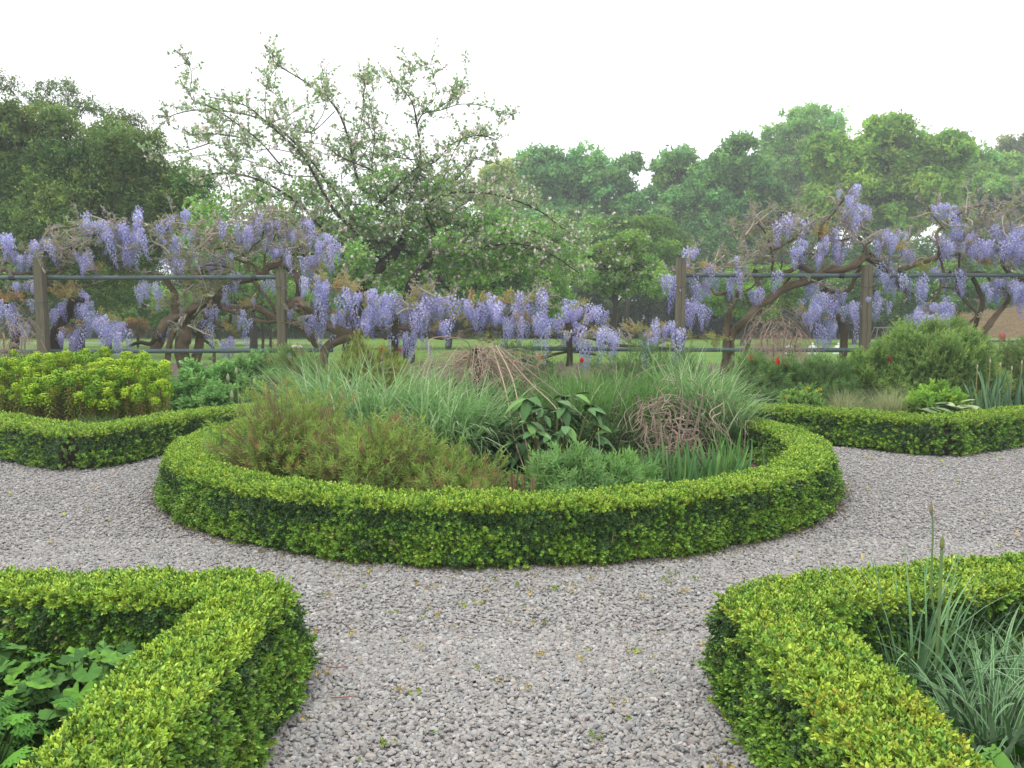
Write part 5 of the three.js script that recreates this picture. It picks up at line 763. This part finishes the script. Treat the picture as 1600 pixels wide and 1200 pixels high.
{
  const t = thing('fallen_twigs', 'long bare brown canes drooping from the weeping tree over the broad leaves', 'twigs', at(830, 0, 7.2)), L = [[[775, 540, 8.9], [800, 590, 8.2], [815, 660, 7.4], [830, 730, 6.9], [838, 770, 6.6]], [[780, 545, 8.9], [830, 600, 8.4], [870, 640, 7.9], [885, 690, 7.4], [888, 720, 7.2]], [[790, 548, 9], [840, 590, 8.6], [885, 625, 8.2], [920, 660, 7.8]], [[770, 545, 9], [790, 610, 8], [805, 690, 7.2], [832, 765, 6.5]], [[742, 540, 9], [738, 580, 8.7], [740, 615, 8.4]], [[748, 540, 9], [756, 580, 8.7], [764, 625, 8.3]], [[838, 640, 7.4], [842, 700, 7], [845, 770, 6.6]]];
  for (const l of L) { const p = l.map(([x, y, d]) => P(x, y, d).sub(t.position)); part('cane', tube(p, 0.009, 0.004, 5, 5), rnd() < 0.5 ? M.dry : M.dryGrey, t); }
}
function tangle(name, label, c, rx, ry, rz, n, big, mat2 = M.dryGrey) {
  const t = thing(name, label, 'shrub', c), fine = [];
  for (let i = 0; i < n; i++) {
    const f = Math.pow(rnd(), 0.6) * rr(0.75, 1.15), th0 = rr(0, 0.9), th1 = th0 + rr(0.5, 1.3), dr = gauss() * 0.9; let az = rnd() * 6.28; const k = [], m = 6;
    for (let j = 0; j <= m; j++) { const th = Math.min(1.65, lerp(th0, th1, j / m)) + gauss() * 0.13; az += dr / m + gauss() * 0.36; k.push(V(Math.sin(th) * Math.cos(az) * rx * f, Math.max(0.04, ry * f * (0.12 + 0.88 * Math.cos(Math.min(th, 1.5)))), Math.sin(th) * Math.sin(az) * rz * f)); }
    if (i < big) part('branch', tube(k, 0.0062, 0.003, 5, 4, 0.1), rnd() < 0.6 ? M.dry : M.dryGrey, t); else fine.push(tube(k, rr(0.002, 0.0042), 0.0015, 4, 3));
    const p = k[1 + Math.floor(rnd() * 4)], q = p.clone().add(V(gauss() * 0.14, gauss() * 0.1, gauss() * 0.14)); fine.push(tube([p, p.clone().lerp(q, 0.5).add(V(gauss() * 0.02, 0.03, gauss() * 0.02)), q], 0.0035, 0.0015, 4, 2));
  }
  for (let i = 0; i < 6; i++) { const a = i * 1.05, e = V(Math.cos(a) * rx * 0.4, ry * 0.75, Math.sin(a) * rz * 0.4); part('stem', tube([V(Math.cos(a) * 0.08, 0, Math.sin(a) * 0.08), V(Math.cos(a) * rx * 0.3, ry * 0.4, Math.sin(a) * rz * 0.3), e], 0.016, 0.01, 6, 4, 0.15), mat2, t); }
  part('twigs', merged(fine), M.dry, t, 'stuff'); return t;
}
tangle('tangled_shrub', 'domed tangle of bare pinkish twigs at the right of the ring bed', at(1048, 0, 7.9), 0.8, 1.04, 0.55, 105, 44);
tangle('tangled_shrub', 'bare grey twig dome standing in front of the right wisteria trunks', at(1215, 0, 13.0), 0.74, 1.75, 0.5, 420, 40);
tangle('tangled_shrub', 'bare twig tangle at the left edge beside the post', at(15, 0, 13.2), 0.75, 1.6, 0.4, 180, 30);
// ---------------------------------------------------------------- small flowers, stems, stubs
function tulip(label, px, py, d, dia = 0.05, c = rgb(224, 36, 30, 1)) {
  dia *= d > 10 ? 1.6 : 1.2;
  const top = P(px, py, d), t = thing('tulip', label, 'tulip', V(top.x, 0.02, top.z)), h = top.y - 0.02;
  part('stem', tube([V(0, 0, 0), V(0.01, h * 0.6, 0), V(0, h - dia * 0.5, 0)], 0.006, 0.005, 6, 3), std({ color: col(rgb(120, 150, 90, 0.7)), roughness: 0.7 }), t);
  const pm = new THREE.MeshPhysicalMaterial({ color: col(c), roughness: 1, transmission: 0.25, specularIntensity: 0.5 });
  for (let i = 0; i < 6; i++) { const g = oval(dia * 1.3, dia * 0.95, 0.6, -0.25, 5); const m = part('petal', g, pm, t); m.position.set(0, h - dia * 0.55, 0); m.rotation.order = 'YXZ'; m.rotation.set(-1.25 + (i % 2) * 0.12, i * 1.047, 0); }
  return t;
}
tulip('red tulip at the left edge, above the spurge', 36, 568, 12.4, 0.075);
tulip('red tulip left of the fence post with the looped stem, below the pipe', 403, 562, 12.8, 0.055); tulip('red tulip partly hidden behind the seed stems, right of the looped post', 452, 566, 12.8, 0.05); tulip('red tulip at the tip of the low post, behind the weeping twigs', 843, 560, 12.8, 0.06); tulip('small red tulip just left of the brighter one, behind the weeping twigs', 803, 566, 12.8, 0.05); tulip('small red tulip above the tips of the upright grass', 909, 564, 13, 0.045);
tulip('red tulip right of the tall post, leftmost of its three', 1173, 561, 12.2, 0.055); tulip('largest red tulip below the right lower pipe', 1214, 566, 12, 0.06); tulip('red tulip lowest and right of the largest one', 1226, 571, 12, 0.05); tulip('small red poppy above the feathery leaves of the ring bed', 971, 719, 6.4, 0.022); tulip('small orange red tulip left of the tall post', 1042, 569, 13, 0.045, rgb(190, 84, 50, 0.85)); tulip('orange red bloom low in the small round shrub', 1390, 562, 12.2, 0.05, rgb(190, 92, 56, 0.85));
function daisy(label, px, py, d) { const p = P(px, py, d), t = thing('yellow_flower', label, 'flower', V(p.x, 0.02, p.z)), h = p.y - 0.02; part('stem', tube([V(0, 0, 0), V(0.015, h * 0.6, 0), V(0, h, 0)], 0.005, 0.004, 5, 3), M.boxwood, t); const T = new Tri(); for (let i = 0; i < 22; i++) { const d2 = V(gauss(), gauss() * 0.6 + 0.4, gauss()).normalize(); T.leaf(V(0, h, 0), d2, V(d2.z, 0.4, d2.x).normalize(), 0.026, 0.02, vary(rgb(226, 204, 40, 0.8), 0.12), 0.2, rgb(236, 212, 50, 0.8), 0.6); } part('petals', T.geo(), M.petal, t); }
daisy('yellow flower standing higher, left of the hair-like grass', 1262, 607, 11); daisy('yellow flower low beside the hedge top, left of the taller one', 1229, 620, 10.9); daisy('pale yellow bud right of the higher yellow flower', 1281, 609, 11);
const stemMat = std({ color: col(rgb(150, 166, 118, 0.75)), roughness: 0.7 });
function seedStem(label, px, pyTop, d, budLen, c = rgb(164, 172, 126, 0.8), g) { const p = P(px, pyTop, d), t = thing('seed_stem', label, 'seed stem', V(p.x, 0.02, p.z), g), h = p.y - 0.02; part('stem', tube([V(0, 0, 0), V(0.02, h * 0.5, 0), V(0, h - budLen * 0.5, 0)], 0.008, 0.006, 6, 3), stemMat, t); const b = new THREE.LatheGeometry([[0.003, -0.5], [0.2, -0.3], [0.24, -0.05], [0.14, 0.3], [0.0, 0.5]].map(([x, y]) => new THREE.Vector2(x * budLen * 0.8, y * budLen)), 8); b.translate(0, h - budLen * 0.5 + 0.02, 0); part('bud', b, std({ color: col(c), roughness: 0.8 }), t); }
seedStem('pale green seed stem with a pointed bud, leftmost above the leafy bed', 356, 585, 11.3, 0.13); seedStem('tall pale seed stem right of the leftmost one', 369, 575, 11.2, 0.12); seedStem('pale seed stem with a bud low beside the tallest two', 362, 612, 11.1, 0.14); seedStem('thin seed stem standing alone right of the pale pair', 397, 592, 11.4, 0.12); seedStem('thin seed stem at the edge of the arching grass', 415, 600, 11.4, 0.11); seedStem('seed stem at the left of the yellowish shrub, tip by the pipe', 498, 530, 12.4, 0.12); seedStem('brown tipped seed stem in front of the yellowish shrub', 563, 555, 12, 0.11, rgb(130, 116, 96, 0.8)); seedStem('brown tipped seed stem right of its twin before the yellowish shrub', 578, 552, 12, 0.12, rgb(120, 108, 92, 0.8)); seedStem('brown seed head nearest the weeping twigs', 597, 556, 12, 0.11, rgb(140, 124, 100, 0.8));
seedStem('thin green flower stalk beside the broad dark leaves', 935, 672, 6.6, 0.03, rgb(180, 170, 90, 0.8)); seedStem('thin green flower stalk inside the tangled twigs', 1033, 657, 6.8, 0.03, rgb(180, 170, 90, 0.8)); seedStem('short green stalk between the poppy and the irises', 1041, 700, 6.5, 0.03, rgb(180, 170, 90, 0.8)); seedStem('green stalk by the inner face of the ring hedge at the right', 1192, 700, 7.1, 0.03, rgb(150, 170, 100, 0.8));
{
  const t = thing('cut_stalks', 'bunch of short cut brown stalks behind the ring hedge', 'stalks', at(815, 0, 5.85)), mm = [rgb(130, 108, 76, 0.85), rgb(150, 126, 90, 0.85), rgb(112, 96, 66, 0.8)].map((c) => std({ color: col(c), roughness: 0.9 }));
  for (let i = 0; i < 18; i++) { const x = rr(-0.1, 0.1), z = gauss() * 0.04, h = rr(0.3, 0.44); part('stalk', tube([V(x, 0, z), V(x + gauss() * 0.01, h, z)], 0.006, 0.006, 7, 1), pick(mm), t); }
}
// ---------------------------------------------------------------- things out on the lawn
const glass = new THREE.MeshPhysicalMaterial({ color: col([0.9, 0.94, 0.95]), transmission: 0.62, roughness: 0.12, thickness: 0, ior: 1.5, specularIntensity: 1 });
const places = ['leftmost glass bell cloche behind the bare grey twigs', 'glass bell cloche second from the left, behind the bare grey twigs', 'glass bell cloche hidden behind hanging wisteria, third from the left', 'glass bell cloche just left of the cleft post', 'glass bell cloche in front of the cane pyramid', 'rightmost glass bell cloche, at the left slope of the big round shrub'];
[[1232, 542], [1268, 542], [1308, 543], [1345, 543], [1381, 544], [1424, 542]].forEach(([x, y], i) => {
  const p = G(x, y, 0); p.z = -33; p.x = P(x, 600, 33).x; const t = thing('bell_cloche', places[i], 'cloche', p, 'glass bell cloches on the lawn'); t.scale.setScalar(i === 4 ? 1.3 : 1.05); delete t.userData.group;
  part('bell', new THREE.LatheGeometry([[0.2, 0], [0.2, 0.14], [0.18, 0.24], [0.12, 0.32], [0.03, 0.36], [0, 0.36]].map(([a, b]) => new THREE.Vector2(a, b)), 20), glass, t);
  const k = new THREE.SphereGeometry(0.04, 10, 8); k.translate(0, 0.4, 0); part('knob', k, std({ color: col(rgb(225, 232, 236, 0.9)), roughness: 0.2 }), t);
  const r = new THREE.TorusGeometry(0.2, 0.012, 6, 20); r.rotateX(PI / 2); r.translate(0, 0.012, 0); part('rim', r, std({ color: col(rgb(220, 230, 235, 0.85)), roughness: 0.25 }), t);
});
{
  const b = P(1378, 600, 31); b.y = 0; const t = thing('cane_pyramid', 'flat topped plant support of thin grey canes on the lawn', 'plant support', b), m = std({ color: col(rgb(140, 136, 122, 0.85)), roughness: 0.9 });
  for (const [x0, z0, x1, z1] of [[-0.62, 0.4, -0.3, 0.15], [0.46, 0.4, 0.28, 0.15], [-0.62, -0.4, -0.3, -0.15], [0.46, -0.4, 0.28, -0.15], [-0.2, 0.4, 0.1, 0.1], [0.12, 0.4, -0.1, 0.1], [-0.1, 0.42, 0.02, 0.1]]) part('cane', tube([V(x0, 0, z0), V(x1, 1.12, z1)], 0.016, 0.013, 6, 1), m, t);
  part('top_rail', tube([V(-0.34, 1.12, 0.15), V(0.32, 1.12, 0.15)], 0.014, 0.014, 6, 1), m, t); part('top_rail', tube([V(-0.34, 1.1, -0.15), V(0.32, 1.1, -0.15)], 0.014, 0.014, 6, 1), m, t); part('cross_rail', tube([V(-0.5, 0.5, 0.3), V(0.42, 0.5, 0.3)], 0.012, 0.012, 6, 1), m, t);
}
{
  const terra = (c) => std({ color: col(c), roughness: 0.8 });
  const b = P(1562, 600, 30); b.y = 0.35; const t = thing('terracotta_pot', 'tall red clay forcing pot standing by the tan wall at the right', 'pot', V(b.x, 0.0, b.z)); t.position.y = 0.655; t.scale.setScalar(0.72);
  part('body', new THREE.LatheGeometry([[0.13, 0], [0.16, 0.12], [0.17, 0.26], [0.12, 0.36], [0.1, 0.4], [0.09, 0.42], [0, 0.43]].map(([x, y]) => new THREE.Vector2(x, y)), 20), terra(rgb(176, 96, 80, 0.6)), t); const r = new THREE.TorusGeometry(0.145, 0.02, 6, 20); r.rotateX(PI / 2); r.translate(0, 0.02, 0); part('rim', r, terra(rgb(178, 80, 62, 0.85)), t);
  const bench = thing('metal_bench', 'low dark metal bench carrying the red clay pot', 'bench', V(P(1575, 600, 30).x, 0, -30)), dk = std({ color: col(rgb(60, 62, 62)), roughness: 0.7 });
  const top = new THREE.BoxGeometry(1.9, 0.05, 0.4); top.translate(0, 0.63, 0); part('top', top, dk, bench); for (const x of [-0.86, 0, 0.86]) { const g = new THREE.BoxGeometry(0.04, 0.605, 0.34); g.translate(x, 0.3025, 0); part('leg', g, dk, bench); }
  const sill = thing('stone_trough', 'grey stone trough with reddish seedlings behind the right iris', 'trough', V(P(1592, 600, 20).x, 0, -20)), sg = new THREE.BoxGeometry(1.2, 0.55, 0.5); sg.translate(0, 0.275, 0); part('basin', sg, std({ color: col(rgb(120, 116, 110, 0.8)), roughness: 0.95, bumpMap: noiseB, bumpScale: 0.01 }), sill);
  const sd = new Copies(); for (let i = 0; i < 120; i++) sd.add(V(rr(-0.55, 0.55), 0.56, rr(-0.2, 0.2)), V(gauss() * 0.3, 1, gauss() * 0.3).normalize(), rr(0.8, 1.2), vary(rgb(146, 96, 66, 0.7), 0.2)); sd.build('seedlings', shootFine[0], M.leaf, sill);
  for (const [px, py, label, w] of [[465, 541, 'small terracotta bowl with white plants right of the looped post', 0.32], [606, 540, 'wide terracotta bowl behind the middle wisteria', 0.42], [622, 538, 'taller terracotta pot beside the wide bowl', 0.26]]) { const d = 31, p = P(px, 600, d), y = 0.1, q = thing('terracotta_pot', label, 'pot', V(p.x, Math.max(0.006, 0.006), p.z)); const h = Math.max(0.3, y + 0.25); part('body', new THREE.LatheGeometry([[0.001, 0.004], [w * 0.6, 0.004], [w * 0.85, h * 0.8], [w * 0.98, h * 0.82], [w, h], [w * 0.9, h], [w * 0.8, h * 0.85], [0.001, h * 0.85]].map(([a, b]) => new THREE.Vector2(a, b)), 22), terra(rgb(190, 92, 66, 0.85)), q); const cs = new Copies(); for (let i = 0; i < 50; i++) cs.add(V(gauss() * w * 0.4, h * 0.86, gauss() * w * 0.4), V(gauss() * 0.4, 1, gauss() * 0.4).normalize(), rr(0.7, 1.1), vary(px < 500 ? rgb(214, 214, 206, 0.8) : rgb(120, 150, 80, 0.7), 0.15)); cs.build('plants', shootBroad[0], M.leaf, q); }
  const y = thing('yellow_canes', 'pair of bright yellow bamboo canes beside the left grey post', 'canes', V(P(18, 600, 18).x, 0, -18)); for (const [x0, x1] of [[0.04, -0.12], [0.14, 0.04]]) part('cane', tube([V(x0, 0, 0), V(x1, 1.2, 0)], 0.018, 0.015, 7, 1), std({ color: col(rgb(206, 180, 70, 0.85)), roughness: 0.6 }), y);
}
// grass of the near strip of lawn, clippings on the gravel
{
  const tuftG = [0, 1].map(() => { const T = new Tri(); for (let i = 0; i < 14; i++) { const a = rnd() * 6.28; T.blade(arch(V(gauss() * 0.05, 0, gauss() * 0.05), a, rr(0.05, 0.1), rr(0.1, 0.6), 0.9, 3), 0.006, [0.8, 0.85, 0.75], [1, 1, 1], V(-Math.sin(a), 0, Math.cos(a))); } return T.geo(); });
  const s = tuftG.map(() => new Copies()); for (let i = 0; i < 7000; i++) { const z = -rr(13.2, 19), x = rr(-0.8, 0.8) * -z; s[i % 2].add(V(x, 0, z), V(gauss() * 0.15, 1, gauss() * 0.15).normalize(), rr(0.7, 1.4), vary(rgb(120, 158, 62, 0.66), 0.22)); }
  const g = new THREE.Group(); g.name = 'grass'; g.userData = { kind: 'stuff', label: 'short mown grass behind the fence', category: 'grass' }; scene.add(g); s.forEach((q, i) => q.build('grass_tufts', tuftG[i], M.leaf, g));
  const cl = new Copies(), cg = shoot(5, 0.02, 0.018, 0.008, 1.2); for (let i = 0; i < 90; i++) { const c = [rr(-1.1, 1.1), rr(2.5, 5)]; const k = 1 + Math.floor(rnd() * 5), cc = pick([rgb(160, 178, 76, 0.6), rgb(180, 164, 100, 0.6), rgb(130, 156, 66, 0.56), rgb(190, 174, 120, 0.65)]); for (let j = 0; j < k; j++) { const x = c[0] + gauss() * 0.03, z = -c[1] + gauss() * 0.03; if (!inHedge(x, z)) cl.add(V(x, 0.02, z), V(gauss(), 0.5, gauss()).normalize(), rr(0.6, 1.2), vary(cc, 0.15)); } }
  for (let i = 0; i < 140; i++) { const x = rr(-6, 6.4), z = -rr(4.6, 9.4); if (!inHedge(x, z)) cl.add(V(x, 0.02, z), V(gauss(), 0.5, gauss()).normalize(), rr(0.7, 1.6), vary(pick([rgb(170, 190, 60, 0.75), rgb(200, 160, 100, 0.75), rgb(196, 180, 110, 0.8)]), 0.15)); }
  for (let i = 0; i < 2600; i++) { const k = rnd(); let x, z; if (k < 2) { const a = rnd() * 6.28, r = 3.2 + Math.abs(gauss()) * 0.09; x = RC.x + r * Math.cos(a); z = RC.z + r * Math.sin(a); } else if (k < 0.8) { x = -0.86 + Math.abs(gauss()) * 0.08; z = -rr(2.2, 3.5); } else { x = 0.83 - Math.abs(gauss()) * 0.08; z = -rr(2.2, 3.3); } cl.add(V(x, 0.022, z), V(gauss(), 0.4, gauss()).normalize(), rr(0.4, 0.9), vary(pick([rgb(104, 86, 64, 0.8), rgb(126, 104, 76, 0.8), rgb(84, 72, 54, 0.8), rgb(110, 120, 60, 0.7)]), 0.2)); }
  const o = new THREE.Group(); o.name = 'clippings'; o.userData = { kind: 'stuff', label: 'scattered hedge clippings and fallen petals on the gravel', category: 'clippings' }; scene.add(o); cl.build('clipped_leaves', cg, M.leafMat, o);
  const tw = thing('twig', 'thin reddish twig lying on the gravel near the left hedge', 'twig', G(535, 1090, 0.022)); part('stick', tube([V(-0.05, 0, 0), V(0, 0.004, 0.004), V(0.055, 0.002, -0.01)], 0.0028, 0.002, 6, 4), std({ color: col(rgb(140, 90, 78)), roughness: 0.9 }), tw);
  const tw2 = thing('twig', 'short curved twig on the gravel above the straighter one', 'twig', G(525, 1042, 0.022)); part('stick', tube([V(-0.045, 0, 0), V(0, 0.002, 0.01), V(0.05, 0.002, -0.002)], 0.0026, 0.002, 6, 4), std({ color: col(rgb(128, 84, 74)), roughness: 0.9 }), tw2);
}
renderer.render(scene, camera);
